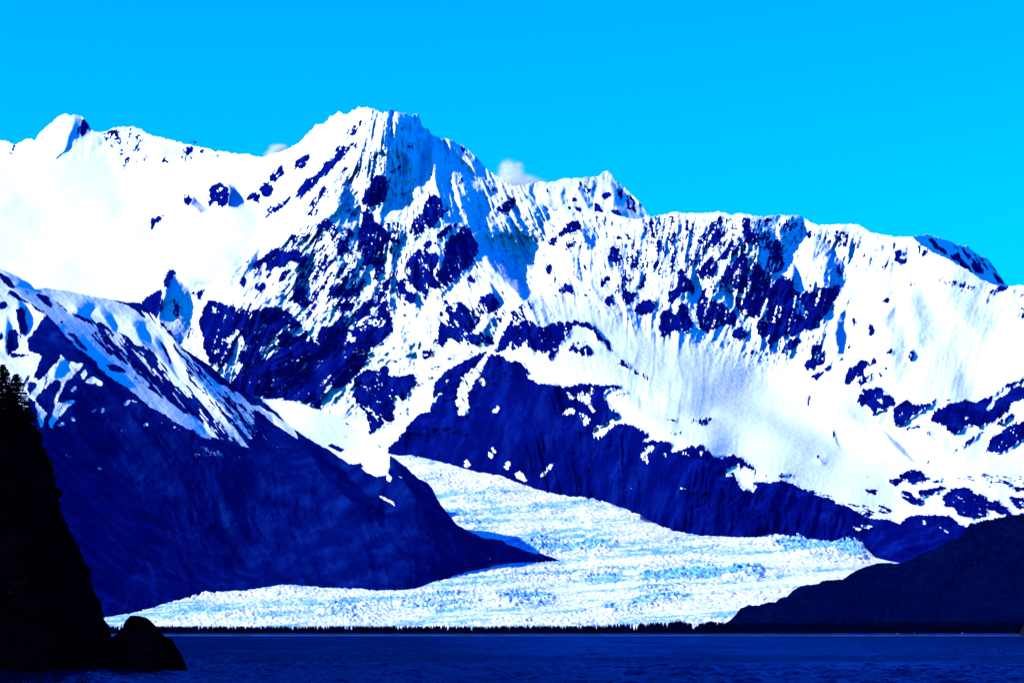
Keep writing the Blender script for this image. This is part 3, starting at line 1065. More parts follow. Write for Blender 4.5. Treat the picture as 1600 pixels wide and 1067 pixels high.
def layer(name, top, bot, nx, ny, x0, x1, Dfun, mat, topn=1.5, back=((25, 6), (120, 70), (350, 260), (800, 700), (1500, 2600)), tpow=1.0, endzero=True):
    """a mountain built as a height surface between its ridge line and its foot, with a back slope behind the ridge"""
    px = np.linspace(x0, x1, nx)
    T = line(top)(px) + (fbm(px / 9, px * 0 + 3.3, 4, .6, 3) * 1.1 + fbm(px / 3, px * 0 + 8.3, 2, .6, 5) * .6) * topn * (1 + 1.2 * np.exp(-((px - 620) / 130) ** 2))
    B = line(bot)(px)
    B = np.maximum(B, T + 1.0)
    t = np.linspace(0, 1, ny)[:, None] ** tpow
    PX = np.repeat(px[None], ny, 0)
    PY = T[None] + t * (B - T)[None]
    D, attrs = Dfun(PX, PY)
    X, Y, Z = at(PX, PY, D)
    rows = [(X, Y, Z)]
    xb, yb, zb = X[0], Y[0], Z[0]
    bx, by, bz = [], [], []
    for dd, dz in reversed(back):
        wob = fbm(px / 30, px * 0 + dd * .1, 3, .5, 2) * min(dd * .25, 60)
        k = (yb + dd + wob) / yb
        bx.append(xb * k)
        by.append(yb + dd + wob)
        bz.append(np.maximum(zb - dz + wob * .3, -3.0))
    X = np.vstack([np.array(bx), X])
    Y = np.vstack([np.array(by), Y])
    Z = np.vstack([np.array(bz), np.maximum(Z, -3.0)])
    nb = len(back)
    at2 = {k: np.vstack([np.repeat(v[:1], nb, 0), v]) for k, v in attrs.items()}
    # shoulders beyond both ends, falling away to the valley floor
    for side, cut in ((-1, x0 > 100), (1, x1 < 1650)):
        if cut:
            continue
        e = 0 if side < 0 else -1
        cols = []
        for off, fz in ((120, .97), (330, .9), (620, .75), (1000, .5), (1500, .2), (1900, 0)):
            wob = 1 + .08 * fbm(Y[:, e] / 90, Z[:, e] / 90 + off, 3, .5, 4)
            cols.append((X[:, e] + side * off * wob * Y[:, e] / 8500 * .8, Y[:, e], (Z[:, e] + 3) * fz * wob - 3))
        for cx, cy_, cz in cols:
            X = np.hstack([cx[:, None], X]) if side < 0 else np.hstack([X, cx[:, None]])
            Y = np.hstack([cy_[:, None], Y]) if side < 0 else np.hstack([Y, cy_[:, None]])
            Z = np.hstack([cz[:, None], Z]) if side < 0 else np.hstack([Z, cz[:, None]])
            at2 = {k: (np.hstack([v[:, :1], v]) if side < 0 else np.hstack([v, v[:, -1:]])) for k, v in at2.items()}
    return grid_mesh(name, X, Y, Z, mat, at2)


DM = tps_raster(DEPTH_MAIN)
ROCKM, SHADEM, DIRTM, HM = fields(ROCK_MAIN, SHADE_MAIN, DIRT_MAIN, base_d=DM, folds=FOLDS)
ROCKB = blur(ROCKM, 3)
RUG = blur(paint('''
. .55 0,210 60,200 100,170 210,190 340,232 430,240 430,262 300,262 180,250 100,265 0,262
. 1 470,215 570,160 660,175 790,285 1030,330 1300,345 1440,385 1440,420 1330,430 1320,560 1200,575 1000,520 880,470 800,600 700,690 480,640 250,600 240,430 300,430 330,520 370,420 480,330 420,300 360,300
'''), 12)
LEAN = line([(-120, .2), (300, -.3), (420, -.75), (560, -.5), (640, .0), (720, .35), (820, .5), (900, .25), (1000, -.05), (1100, -.25), (1300, -.3), (1450, -.25), (1600, -.5), (1720, -.5)])


def rough_noise(PX, PY, lean, k=0):
    """buttresses, ribs and ledges that run down the fall line"""
    U = PX - lean * (PY - 400)
    r1 = ridged(U / 46 + fbm(PX / 80, PY / 90, 2, .5, k + 3) * .4, PY / 150, 3, .5, k)
    r2 = ridged(U / 19 + fbm(PX / 40, PY / 60, 2, .5, k + 2) * .4, PY / 62, 3, .6, k + 1)
    f1 = fbm(PX / 9, PY / 9, 4, .65, k + 4)
    return r1, r2, f1, U


def D_main(PX, PY):
    lean = LEAN(PX)
    r1, r2, f1, U = rough_noise(PX, PY, lean)
    rk = samp(ROCKM, PX, PY)
    rb = samp(ROCKB, PX, PY)
    field_n = smooth(470, 400, PX + (PY - 300) * .5) * smooth(700, 500, PY) * (.25 + .75 * smooth(225, 285, PY + PX * .02))      # the smooth left snowfield
    rug = samp(RUG, PX, PY)
    amp = (0.28 + .52 * rug + (.72 - .52 * rug) * smooth(.0, .5, rb)) * (1 - .93 * field_n)
    snow_basin = smooth(1020, 1120, PX) * smooth(560, 640, PY) * (1 - smooth(.1, .5, rb))
    amp = amp * (1 - .75 * snow_basin)
    fl = fbm(U / 5.0, PY / 70, 3, .6, 6) + .8 * ridged(U / 13, PY / 110, 2, .5, 3)
    D = samp(DM, PX, PY) + samp(HM, PX, PY)
    D = D - amp * (r1 * (26 + 12 * rug) + r2 * (12 + 17 * rug) * (.75 + .7 * fbm(PX / 55, PY / 70, 2, .5, 6)) + f1 * (5.5 + 4.5 * rug)) - fl * (.55 + 2.2 * rug) * (1 - field_n) - rb * 8 - fbm(PX / 4, PY / 4, 2, .6, 1) * 1.6 * rug
    D = D - (fbm(PX / 90, PY / 60, 3, .5, 1) * 25) * (.3 + .7 * field_n)
    # share of rock -> rock where ledges are steep; snow lies in the hollows
    nz = fbm(U / 9, PY / 18, 3, .7, 3) * .42 + fbm(U / 3.2, PY / 15, 2, .7, 2) * .40 + fbm(PX / 2.6, PY / 2.6, 2, .7, 5) * .30 + r2 * .13
    w2 = smooth(722, 742, PY) * smooth(1225, 1275, PX)
    U2 = PX - 2.2 * (PY - 740)
    nz = nz * (1 - w2) + w2 * (fbm(U2 / 8, PY / 5, 3, .65, 3) * .5 + fbm(PX / 4, PY / 2.4, 2, .6, 5) * .25)
    rock = smooth(.36, .64, rk + nz * np.where(rk < .02, .2 + .5 * rug, np.where(rk > .955, .45, np.where(rk > .94, .75, 1.0))))
    dirt = np.clip(samp(DIRTM, PX, PY) * (.6 + .8 * fbm(U / 4, PY / 25, 3, .6, 2)), 0, 1)
    return D, {'rock': rock, 'dirt': dirt}


main = layer('mountain', TOP_MAIN, BOT_MAIN, 1400, 550, -120, 1720, D_main, M_MOUNT)
tag(main, 'snow covered mountain massif with jagged dark rock faces behind the glacier', 'mountain', kind='structure')

# --- the pointed peak behind the saddle
ROCK_BACK = '''
C .85 500,260 540,240 565,260 540,290 505,285
C .85 325,290 350,275 365,295 335,305
C .9 455,310 480,305 515,360 455,360
C .9 555,345 600,340 615,375 560,370
C .6 340,340 370,320 390,355 350,352
C .6 270,335 320,325 330,345 290,340
C .45 560,200 640,240 770,385 740,390 620,330 600,260
C .35 280,190 460,180 470,230 420,270 380,230 330,250 280,240
C .3 170,220 260,200 240,240 180,260
'''
SHADE_BACK = '''
C 1 550,190 620,230 770,385 700,405 610,370 570,300
C .8 380,190 450,320 420,330 370,240
C .6 280,200 310,300 290,330 270,260
C .8 460,180 480,220 450,290 440,240
C .8 100,220 130,270 120,330 90,260
'''
PXR, PYR = np.meshgrid(np.arange(RW) + RX0 + .5, np.arange(RH) + RY0 + .5)
RB_, SB_, DB_, HB_ = fields(ROCK_BACK, SHADE_BACK, None, base_d=8900 - (PYR - 270) * 3.2)


def D_back(PX, PY):
    r1, r2, f1, U = rough_noise(PX, PY, np.zeros_like(PX), 2)
    D = 8900 - (PY - 270) * 3.2 + samp(HB_, PX, PY) - r1 * 12 - r2 * 9 - f1 * 5
    rk = samp(RB_, PX, PY)
    rock = smooth(.36, .64, rk + fbm(U / 5, PY / 10, 3, .65, 3) * .5)
    return D, {'rock': rock, 'dirt': rock * 0}


o = layer('peak', TOP_BACK, [(780, 362), (1040, 362)], 180, 70, 790, 1030, D_back, M_MOUNT)
tag(o, 'pointed snowy peak standing behind the saddle right of the main summit', 'peak', kind='structure')

# --- the dark crest at the far right
ROCK_FAR = '''
E .9 890,190 920,190 960,240 1000,260 1000,290 930,250
E .9 1010,290 1060,270 1100,320 1130,340 1140,395 1090,370 1060,320
E .9 1130,330 1170,310 1210,360 1190,390 1150,360
E .93 1240,400 1260,390 1320,445 1280,450
E .5 960,210 1080,240 1200,290 1290,370 1320,440 1250,380 1120,300
'''
RF_, SF_, DF_, HF_ = fields(ROCK_FAR, '''
E 1 800,200 900,180 1080,235 1200,290 1340,450 1250,470 1000,400 800,300
''', None, base_d=7750 + (PXR - 1440) * 3.4 - (PYR - 400) * 2.2)


def D_far(PX, PY):
    r1, r2, f1, U = rough_noise(PX, PY, np.zeros_like(PX) + .6, 4)
    D = 7750 + (PX - 1440) * 3.4 - (PY - 400) * 2.2 - r1 * 10 - r2 * 8 - f1 * 5
    rk = samp(RF_, PX, PY)
    rock = smooth(.36, .64, rk + fbm(U / 5, PY / 10, 3, .65, 3) * .5)
    return D, {'rock': rock, 'dirt': rock * 0}


o = layer('ridge', TOP_FAR, [(1390, 470), (1600, 470)], 150, 60, 1395, 1580, D_far, M_MOUNT)
tag(o, 'shaded rocky crest behind the snow shoulder at the far right skyline', 'ridge', kind='structure')

# ------------------------------------------------------------------ left mountain
SNOW_LEFT = '''
F .9 -200,500 20,560 110,660 160,760 155,840 120,900 60,930 -200,930
F .42 60,130 230,180 600,240 780,290 900,400 1000,500 1150,640 1423,860 1423,1000 1300,1040 1180,1010 1080,980 900,880 700,740 520,590 400,480 250,310 120,220
F .74 0,110 60,180 140,260 160,260 200,300 250,325 180,440 150,470 160,520 240,545 230,590 190,680 230,660 330,540 380,580 470,590 440,640 360,700 350,740 320,820 410,800 420,815 330,900 290,960 275,970 270,930 300,830 230,840 260,870 235,960 220,950 200,850 190,810 160,780 200,720 200,700 160,700 150,760 110,660 20,590 -100,560 -100,80
F 0 0,260 30,250 40,285 10,300 -30,300
F 0 40,195 80,190 125,235 110,250 60,215
F 0 80,290 125,280 150,390 155,440 120,430 95,350
F 0 50,410 90,405 105,510 80,520 50,550 40,500
F 0 0,440 20,420 15,470 -20,470
F 0 180,470 240,380 290,380 290,430 230,450
F 0 210,620 240,560 330,560 290,610 240,670 210,690
F 0 200,780 300,690 340,690 330,740 290,830 250,850 210,820
F .1 165,535 60,540 70,560 150,552
F .9 470,700 510,665 570,700 560,715 510,710
F .8 455,650 480,620 490,650 460,690
F .8 390,750 410,720 430,730 400,760
F .85 510,870 540,840 550,850 520,875
F .85 560,850 590,830 590,860 570,875
F .9 680,835 710,805 800,820 720,815 690,840
F .8 750,870 770,855 770,870
F .85 790,950 800,930 830,935 820,950
F .8 870,930 900,925 900,940
F .75 915,935 940,930 925,942
F .7 650,985 680,965 680,980
F .6 590,1010 620,995 600,1015
F .8 390,910 405,890 415,920 395,925
F .8 310,940 350,920 370,940 340,950
F .97 90,170 60,120 -100,30 90,90 210,165 240,150 380,170 600,230 720,280 800,345 880,385 950,450 970,520 1035,580 1030,620 1060,700 1160,800 1150,830 1080,770 1010,690 950,650 880,590 800,550 760,500 700,440 640,410 560,370 520,360 420,330 330,260 260,220
F .3 760,500 800,490 860,540 880,590 810,560
F .3 880,470 910,480 960,600 940,610
F .9 60,180 100,170 230,270 300,280 370,320 500,380 540,420 500,440 560,500 620,560 760,640 740,690 640,640 760,700 860,760 960,830 1050,890 1080,970 1040,965 930,900 800,810 700,730 590,650 520,570 420,510 330,400 230,300 120,230
F .1 320,360 355,360 350,385
F .1 370,420 400,430 470,500 490,540 430,500
F .15 590,600 640,600 720,650 620,640
F .1 230,230 270,250 300,290 260,270
F .6 900,580 1000,680 1090,760 1060,790 960,700 880,620
F .65 1050,880 1100,900 1170,990 1180,1020 1110,1000 1080,970
F .7 1130,640 1200,690 1320,760 1440,850 1440,875 1300,800 1200,740
F .6 1200,870 1290,950 1390,1060 1340,1050 1240,930
F .8 1090,700 1120,710 1110,735
F .3 760,830 1000,960 1080,1020 900,930
G .85 0,720 60,750 200,850 235,905 200,900 100,830 0,740
G .5 0,850 80,930 170,1005 90,950 0,870
. .98 392,610 434,615 470,620 500,633 532,643 557,662 591,684 613,705 608,716 609,730 606,737 612,744 609,752 603,749 605,740 590,745 575,738 560,728 545,724 530,716 510,703 480,684 450,664 430,645
G .1 495,825 515,810 540,830 520,842
G .1 385,945 420,940 460,955 505,970 470,985 420,970
G .1 545,1050 580,1042 610,1067 550,1067
G .5 380,880 450,890 530,900 450,905
G .1 680,940 710,930 730,960 700,960
O .4 280,90 310,45 500,90 480,100
J .6 60,370 200,440 210,470 120,420
J .35 200,280 300,340 230,310
J .3 0,600 200,700 440,820 300,760 100,660
J .4 600,710 780,770 700,770
O .35 930,350 960,370 940,365
O .35 980,410 1060,450 1000,430
F .6 200,955 240,970 290,985 230,975
. .8 148,727 162,730 165,734 152,732
. .7 82,700 104,710 128,722 100,712
'''
SHADE_LEFT = '''
F 1 60,170 230,300 320,420 470,580 600,720 800,850 960,920 1080,990 1180,1030 1060,840 880,700 760,610 640,500 520,380 400,330 260,230 120,150
F 1 410,270 520,290 480,330 430,320
F 1 560,300 620,330 650,430 600,380
F 1 720,370 780,380 850,480 900,560 820,520 760,440
F .8 850,450 900,470 960,600 1000,680 900,580
F 1 960,500 1100,600 1300,740 1500,880 1560,1000 1300,900 1100,700
F 1 100,230 150,290 150,420 130,440 100,330
F .8 40,320 60,380 60,540 30,520
F .8 380,560 340,640 300,680 330,580
F .8 400,820 470,900 520,1000 440,980
G .7 20,700 100,760 260,900 400,1020 500,1100 380,1060 200,920
. .95 66,668 90,690 150,733 250,778 330,815 365,855 397,902 345,898 290,900 240,893 150,905 120,900 60,860 20,760 30,690
O 1 750,0 900,120 1000,230 1103,300 1103,400 950,280 800,120
J 1 180,200 280,270 410,370 440,450 500,510 560,580 640,630 560,640 430,560 300,400
J 1 500,760 620,800 540,850 420,830
'''
DEPTH_LEFT = [(-120, 960, 4450), (0, 968, 4500), (160, 970, 4620), (287, 942, 4850), (338, 937, 4950), (450, 922, 5100), (560, 922, 5100), (616, 925, 5090), (706, 905, 5290), (776, 881, 5560), (841, 879, 5640), (880, 878, 5700),
              (613, 713, 5620), (698, 800, 5480), (740, 832, 5480), (790, 850, 5600), (840, 866, 5660), (400, 622, 5980), (557, 672, 5820), (480, 660, 5820), (300, 557, 6060), (200, 472, 6300), (60, 452, 6250), (0, 420, 6250), (-120, 385, 6300),
              (0, 700, 5350), (150, 730, 5350), (330, 690, 5480), (300, 850, 5180), (100, 560, 5780), (500, 800, 5420), (600, 820, 5350), (0, 850, 4950), (-120, 700, 5350), (200, 600, 5800), (450, 720, 5600)]
DLm = tps_raster(DEPTH_LEFT)
RL_, SL_, DL_, HL_ = fields(SNOW_LEFT, SHADE_LEFT, None, 0.0, 1.5, base_d=DLm, k=1.5)
SNLB = blur(RL_, 3)


def D_left(PX, PY):
    U = PX - .80 * (PY - 600)
    V = PX - .30 * (PY - 800) + fbm(PX / 90, PY / 90, 2, .5, 3) * 16
    low = smooth(690, 780, PY + (PX - 300) * .12)
    r1 = ridged(U / 75, PY / 260, 2, .5, 1) * (1 - low) + ridged(V / 95, PY / 300, 3, .5, 2) * low
    r2 = ridged(U / 21, PY / 95, 3, .55, 2) * (1 - low) + ridged(V / 27, PY / 80, 3, .5, 4) * low
    f1 = fbm(PX / 8, PY / 8, 3, .6, 4)
    sn = samp(RL_, PX, PY)
    sb = samp(SNLB, PX, PY)
    plateau = smooth(380, 420, PX) * smooth(.3, .8, sb)
    D = samp(DLm, PX, PY) + samp(HL_, PX, PY) - (r1 * 22 + r2 * 7.0 + f1 * 2.6) * (1 - .6 * sb) * (1 - .8 * plateau) - fbm(U / 4, PY / 60, 2, .6, 6) * .9 * (1 - plateau)
    wl = smooth(-12, 14, 17 + (PY - 446) * 1.22 - PX) * smooth(760, 700, PY)
    V2 = PX + .42 * (PY - 560)
    U = U * (1 - wl) + (V2 * 1.0 + 300) * wl
    nz = fbm(U / 6, PY / 38, 4, .65, 3) * .5 + fbm(U / 2.6, PY / 9, 2, .6, 5) * .22 + fbm(PX / 3, PY / 3, 2, .6, 1) * .12
    rock = 1 - smooth(.36, .64, sn + nz * np.where(sn < .03, .3, .8) * .75)
    return D, {'rock': rock, 'dirt': rock * 0}


BOT_L2 = [(x, y + 6) for x, y in BOT_LEFT]
left = layer('mountainside', TOP_LEFT, BOT_L2, 620, 330, -120, 879, D_left, M_LEFT, topn=.7, back=((20, 6), (80, 50), (250, 200), (600, 600)))
tag(left, 'dark mountainside with streaks of snow left of the glacier', 'mountainside', kind='structure')

# ------------------------------------------------------------------ glacier
TOP_GL = [(100, 690), (590, 688), (598, 690), (606, 697), (625, 703), (640, 706), (660, 713), (690, 719),
          (720, 730), (745, 735), (760, 734), (800, 745), (830, 745), (870, 757), (900, 763), (930, 772), (960, 786), (985, 799), (1000, 798), (1025, 812), (1060, 829), (1110, 833), (1200, 836), (1290, 838),
          (1322, 837), (1335, 842), (1350, 855), (1368, 873), (1388, 878), (1410, 882), (1480, 886)]
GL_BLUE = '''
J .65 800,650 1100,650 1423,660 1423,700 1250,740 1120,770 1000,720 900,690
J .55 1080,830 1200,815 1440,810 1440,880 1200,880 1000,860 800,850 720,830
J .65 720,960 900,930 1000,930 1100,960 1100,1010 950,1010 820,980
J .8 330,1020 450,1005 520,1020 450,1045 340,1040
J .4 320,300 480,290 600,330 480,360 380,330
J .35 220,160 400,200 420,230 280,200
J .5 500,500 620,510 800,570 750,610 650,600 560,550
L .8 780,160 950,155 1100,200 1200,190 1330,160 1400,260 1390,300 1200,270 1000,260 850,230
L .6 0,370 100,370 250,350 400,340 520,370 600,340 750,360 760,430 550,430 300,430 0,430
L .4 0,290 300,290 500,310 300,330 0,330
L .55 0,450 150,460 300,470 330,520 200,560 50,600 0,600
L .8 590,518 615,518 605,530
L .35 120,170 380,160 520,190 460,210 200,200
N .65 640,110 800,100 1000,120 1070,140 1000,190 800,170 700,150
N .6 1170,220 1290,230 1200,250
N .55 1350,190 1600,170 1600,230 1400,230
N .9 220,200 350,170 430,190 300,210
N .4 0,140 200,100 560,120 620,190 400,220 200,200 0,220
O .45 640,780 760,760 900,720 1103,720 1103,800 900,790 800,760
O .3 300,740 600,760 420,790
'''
GL_DIRT = '''
N .8 820,285 900,275 960,268 920,285
N .6 680,300 760,290 740,302
L .5 180,630 220,628 200,636
L .5 360,625 420,618 400,632
L .5 480,630 520,622 500,634
L .85 0,0 100,30 180,90 200,105 110,80 0,50
J .5 1300,390 1423,440 1423,470 1330,420
J .4 560,240 650,270 760,290 900,340 1000,350 900,310 760,270
'''
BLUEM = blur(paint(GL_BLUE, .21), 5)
GDIRT = blur(paint(GL_DIRT, 0), 2)
GD = tps_raster([(100, 980, 4350), (160, 974, 4450), (300, 977, 4300), (800, 979, 4200), (1150, 977, 4200), (1400, 978, 4200), (450, 921, 5100), (616, 924, 5090), (706, 905, 5300), (776, 881, 5570), (878, 877, 5700),
                 (1000, 870, 5650), (1370, 876, 5600), (1345, 845, 5950), (1200, 838, 6050), (1060, 829, 6200), (960, 785, 6650), (900, 850, 6000), (750, 838, 6150), (800, 748, 7050),
                 (715, 815, 6400), (650, 745, 7150), (640, 705, 7600), (600, 690, 7800), (1000, 920, 5000), (1250, 920, 4950), (560, 800, 6700), (287, 940, 4840), (338, 936, 4940), (222, 962, 4600), (560, 700, 7850), (300, 720, 7700), (100, 720, 7700), (300, 850, 6300), (100, 850, 6300)])


def build_glacier():
    nx, ny = 840, 430
    px = np.linspace(100, 1480, nx)
    T = line(TOP_GL)(px) - 2.0
    Bt = np.full(nx, 984.0)
    t = np.linspace(0, 1, ny)[:, None]
    PX = np.repeat(px[None], ny, 0)
    PY = T[None] + t * (Bt - T)[None]
    D = samp(GD, PX, PY)
    D = D + fbm(PX / 120, PY / 25, 3, .5, 2) * 18
    X, Y, Z = at(PX, PY, D)
    # seracs: blocks between crevasses, in metres on the ice
    wx = X + fbm(X / 60, Y / 60, 3, .5, 1) * 14
    wy = Y + fbm(X / 60, Y / 60, 3, .5, 4) * 20
    f1, f2, idv = worley(wx / 12, wy / 22, 0)
    g1, g2, idg = worley(wx / 5.5, wy / 10, 3)
    big = fbm(X / 180, Y / 260, 3, .5, 5)
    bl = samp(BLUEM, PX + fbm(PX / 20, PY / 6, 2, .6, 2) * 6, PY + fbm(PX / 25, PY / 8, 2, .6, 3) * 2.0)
    rough = .35 + 1.1 * smooth(.1, .6, bl) + .3 * big
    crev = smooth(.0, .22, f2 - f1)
    crev2 = smooth(.0, .25, g2 - g1)
    h = (idv - .5) * 4.5 + crev * 4 + (idg - .5) * 2.4 + crev2 * 1.5 + fbm(X / 5, Y / 8, 2, .6, 6) * 1.0 + big * 6
    edge = smooth(0, .02, t) * smooth(1.0, .97, t)
    Z = Z + h * rough * .8 * edge
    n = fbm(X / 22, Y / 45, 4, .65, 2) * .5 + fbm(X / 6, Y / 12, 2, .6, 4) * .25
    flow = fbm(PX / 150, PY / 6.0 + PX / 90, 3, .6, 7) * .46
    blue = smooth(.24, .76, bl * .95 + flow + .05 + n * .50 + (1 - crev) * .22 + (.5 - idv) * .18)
    dirt = np.clip(smooth(.3, .7, samp(GDIRT, PX, PY) + n * .6), 0, 1) * (samp(GDIRT, PX, PY) > .05)
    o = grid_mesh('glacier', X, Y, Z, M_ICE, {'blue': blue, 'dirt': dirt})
    return o


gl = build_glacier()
tag(gl, 'broad white and blue crevassed glacier flowing down between dark mountainsides', 'glacier', kind='structure')

# ------------------------------------------------------------------ right hill
HD = tps([(1120, 990, 3800), (1300, 990, 3800), (1600, 990, 3750), (1720, 990, 3750), (1135, 972, 3950), (1200, 940, 4150), (1350, 886, 4500), (1400, 879, 4550), (1500, 840, 4650), (1600, 805, 4800), (1720, 790, 4800), (1500, 920, 4250), (1600, 900, 4300), (1300, 940, 4120)])


def D_hill(PX, PY):
    D = HD(PX, PY)
    U = PX + (PY - 900) * .5
    r1 = ridged(U / 55 + fbm(PX / 60, PY / 60, 2, .5, 3) * .5, PY / 110, 3, .5, 5)
    f = fbm(PX / 6, PY / 4.5, 3, .6, 2)
    f1, f2, idv = worley(PX / 6.0, PY / 3.6, 2)
    D = D - r1 * 20 - f * 6 - (1 - f1) * 7
    return D, {}


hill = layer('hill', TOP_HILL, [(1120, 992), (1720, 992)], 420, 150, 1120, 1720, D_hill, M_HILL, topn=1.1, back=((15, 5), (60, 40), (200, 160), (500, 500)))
tag(hill, 'low dark brush covered hill rising behind the treeline on the right', 'hill', kind='structure')

# ------------------------------------------------------------------ land behind the beach, beach, sea
def flat_grid(name, xs, ys, zf, mat):
    X, Y = np.meshgrid(xs, ys)
    return grid_mesh(name, X, Y, zf(X, Y), mat, flip=True)


SHORE = 2985.0
shore_wob = lambda x: fbm(x / 140, x * 0 + 2.2, 3, .5, 1) * 10


def beach_z(X, Y):
    d = Y - (SHORE + shore_wob(X))
    return np.where(d < 0, d * .03, np.minimum(d * .032, 2.6)) + fbm(X / 12, Y / 9, 3, .5, 2) * .12 * smooth(0, 30, d)


beach = flat_grid('beach', np.linspace(-1300, 1100, 260), np.concatenate([np.linspace(2955, 3130, 60), np.linspace(3150, 4700, 20)]), beach_z, M_BEACH)
tag(beach, 'low dark gravel beach between the sea and the trees', 'beach', kind='structure')

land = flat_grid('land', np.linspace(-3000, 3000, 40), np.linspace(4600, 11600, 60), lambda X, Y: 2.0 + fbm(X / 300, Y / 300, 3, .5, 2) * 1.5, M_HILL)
tag(land, 'flat valley floor beneath the glacier and mountains', 'land', kind='structure')


def build_sea():
    ys = np.concatenate([np.linspace(-120, 360, 6), np.linspace(392, 620, 230), np.geomspace(623, 3030, 170)])
    us = np.concatenate([-np.geomspace(1, .24, 14)[:-1], np.linspace(-.22, .22, 440), np.geomspace(.24, 1, 14)[1:]])
    U, Y = np.meshgrid(us, ys)
    near = np.maximum(Y, 420)
    X = np.where(np.abs(U) <= .225, U * near, np.sign(U) * (.225 * near + (np.abs(U) - .225) / .775 * (3000 - .225 * near)))
    py = 981 + EYE * F_PX / np.maximum(Y, 50)
    wob = fbm(X / 60, Y / 400, 3, .5, 2) * 3
    band = np.exp(-((py + wob - 1029) / 4.0) ** 2)
    near_ = smooth(1031, 1038, py + wob)
    calm = (.85 + 1.1 * band) * (1 - near_) + .42 * near_
    gust = np.clip(.75 + .9 * fbm(X / 30, Y / 110, 3, .6, 5), .15, 1.5)
    z = fbm(X / 26, Y / 16, 2, .5, 1) * .09 + (fbm(X / 4.5, Y / 9, 3, .65, 3) * .5 + ridged(X / 2.2, Y / 4.5, 2, .6, 6) * .2) * calm * gust
    z = z + near_ * (fbm(X / 5, Y / 15, 3, .6, 2) * .55 + fbm(X / 2.0, Y / 8, 2, .6, 4) * .2)
    z = z * smooth(3000, 1800, Y)
    chop = np.clip((.35 + .25 * gust + 1.0 * band) * (1 - near_) + near_ * (.10 + .35 * gust * (1 + .8 * fbm(X / 7, Y / 22, 2, .6, 2))), .06, 1)
    o = grid_mesh('sea', X, Y, z, M_SEA, {'chop': chop}, flip=True)
    return o


sea = build_sea()
tag(sea, 'dark blue rippled sea across the foot of the picture', 'sea', kind='structure')


def build_surf():
    xs = np.linspace(-640, 640, 700)
    w = 12 + 10 * fbm(xs / 30, xs * 0 + 5.1, 3, .6, 3)
    y0 = SHORE + shore_wob(xs)
    rows = []
    for k, (f, h) in enumerate(((-1.0, .02), (-.55, .35), (-.2, .7), (.2, .55), (.6, .25))):
        rows.append((xs, y0 - 6 + f * 0 + f * np.maximum(w, 5) * 1.6, np.full(xs.shape, .06) + h * .8 * (1 + .5 * fbm(xs / 9, xs * 0 + k, 2, .5, 2))))
    X, Y, Z = (np.array([r[i] for r in rows]) for i in range(3))
    return grid_mesh('surf', X, Y, Z, M_FOAM, flip=True)


surf = build_surf()
tag(surf, 'thin pale line of surf breaking along the beach', 'surf', kind='stuff')

# ------------------------------------------------------------------ near headland
HEAD = [(560, 10), (640, 20), (652, 34), (660, 44), (667, 54), (675, 62), (685, 66), (697, 64), (705, 70), (712, 74), (722, 79), (735, 80), (745, 81), (757, 82.5), (766, 93), (769, 96),
        (774, 92), (782, 88), (792, 91), (803, 93.5), (817, 100), (830, 105), (838, 110), (855, 121), (868, 125), (875, 127), (889, 137.6), (906, 137),
        (914, 139), (923, 142), (932, 148), (941, 153), (952, 155), (961, 156.5), (970, 161), (982, 167), (1001, 168.5), (1020, 172), (1048, 178)]


def cliff_noise(X, Y, Z):
    n = fbm(X / 6 + Z / 17, Z / 4.5 + Y / 9, 4, .6, 2) * 1.2 + ridged(X / 3.5 + Y / 5, Z / 11, 3, .55, 4) * .7
    n2 = fbm(X / 1.3, Z / 1.1 + Y / 1.6, 3, .6, 5) * .35
    return n + n2


def build_headland():
    D0 = 562.0
    P = np.array(HEAD)
    py = np.linspace(652, 1052, 190)
    xr_px = np.interp(py, P[:, 0], P[:, 1]) + fbm(py / 5, py * 0 + 1.7, 3, .65, 3) * 1.6 + fbm(py / 1.7, py * 0 + 4.7, 2, .6, 5) * .8
    _, _, zz = at(xr_px, py, D0)
    xr, _, _ = at(xr_px, py, D0)
    zz[-4:] = np.minimum(zz[-4:], [-.2, -.6, -1.2, -2.0])
    n = len(py)
    tt = np.linspace(0, 1, n)
    half = 7 + 19 * tt ** .9                      # half thickness of the headland grows towards the water
    # contour parameter: front wall, rounded nose, back wall
    m1, m2 = 70, 44
    X, Y, Z = [], [], []
    for i in range(n):
        a = half[i]
        nose = min(a * .8, 9)
        ang = np.linspace(-math.pi / 2, math.pi / 2, m2)
        s = np.linspace(-75, 0, m1)[:-1]
        x_front = xr[i] - nose + s
        x = np.concatenate([x_front, xr[i] - nose + nose * np.cos(ang), x_front[::-1]])
        y = np.concatenate([np.full(len(s), -a), a * np.sin(ang), np.full(len(s), a)])
        X.append(x)
        Y.append(D0 + y)
        Z.append(np.full(len(x), zz[i]))
    X, Y, Z = np.array(X), np.array(Y), np.array(Z)
    nrm_y = (Y - D0) / half[:, None]
    d = cliff_noise(X, Y, Z)
    flat = np.abs(nrm_y)
    Y = Y + nrm_y * d * 1.6
    X = X + d * .45 * np.sqrt(np.clip(1 - flat ** 2, 0, 1)) * .5
    Z = Z + fbm(X / 2, Y / 2, 3, .5, 2) * .25
    # top cap: climbs gently to the centre line
    cap_x = np.repeat(X[:1], 8, 0)
    cap = np.linspace(0, 1, 9)[1:, None]
    cy_ = D0 + (Y[:1] - D0) * (1 - cap)
    cz = Z[:1] + cap * 2.2 + fbm(cap_x / 2.0, cy_ / 2.0, 3, .5, 1) * .5
    X = np.vstack([cap_x[::-1], X])
    Y = np.vstack([cy_[::-1], Y])
    Z = np.vstack([cz[::-1], Z])
    return grid_mesh('cliff', X, Y, Z, M_CLIFF)


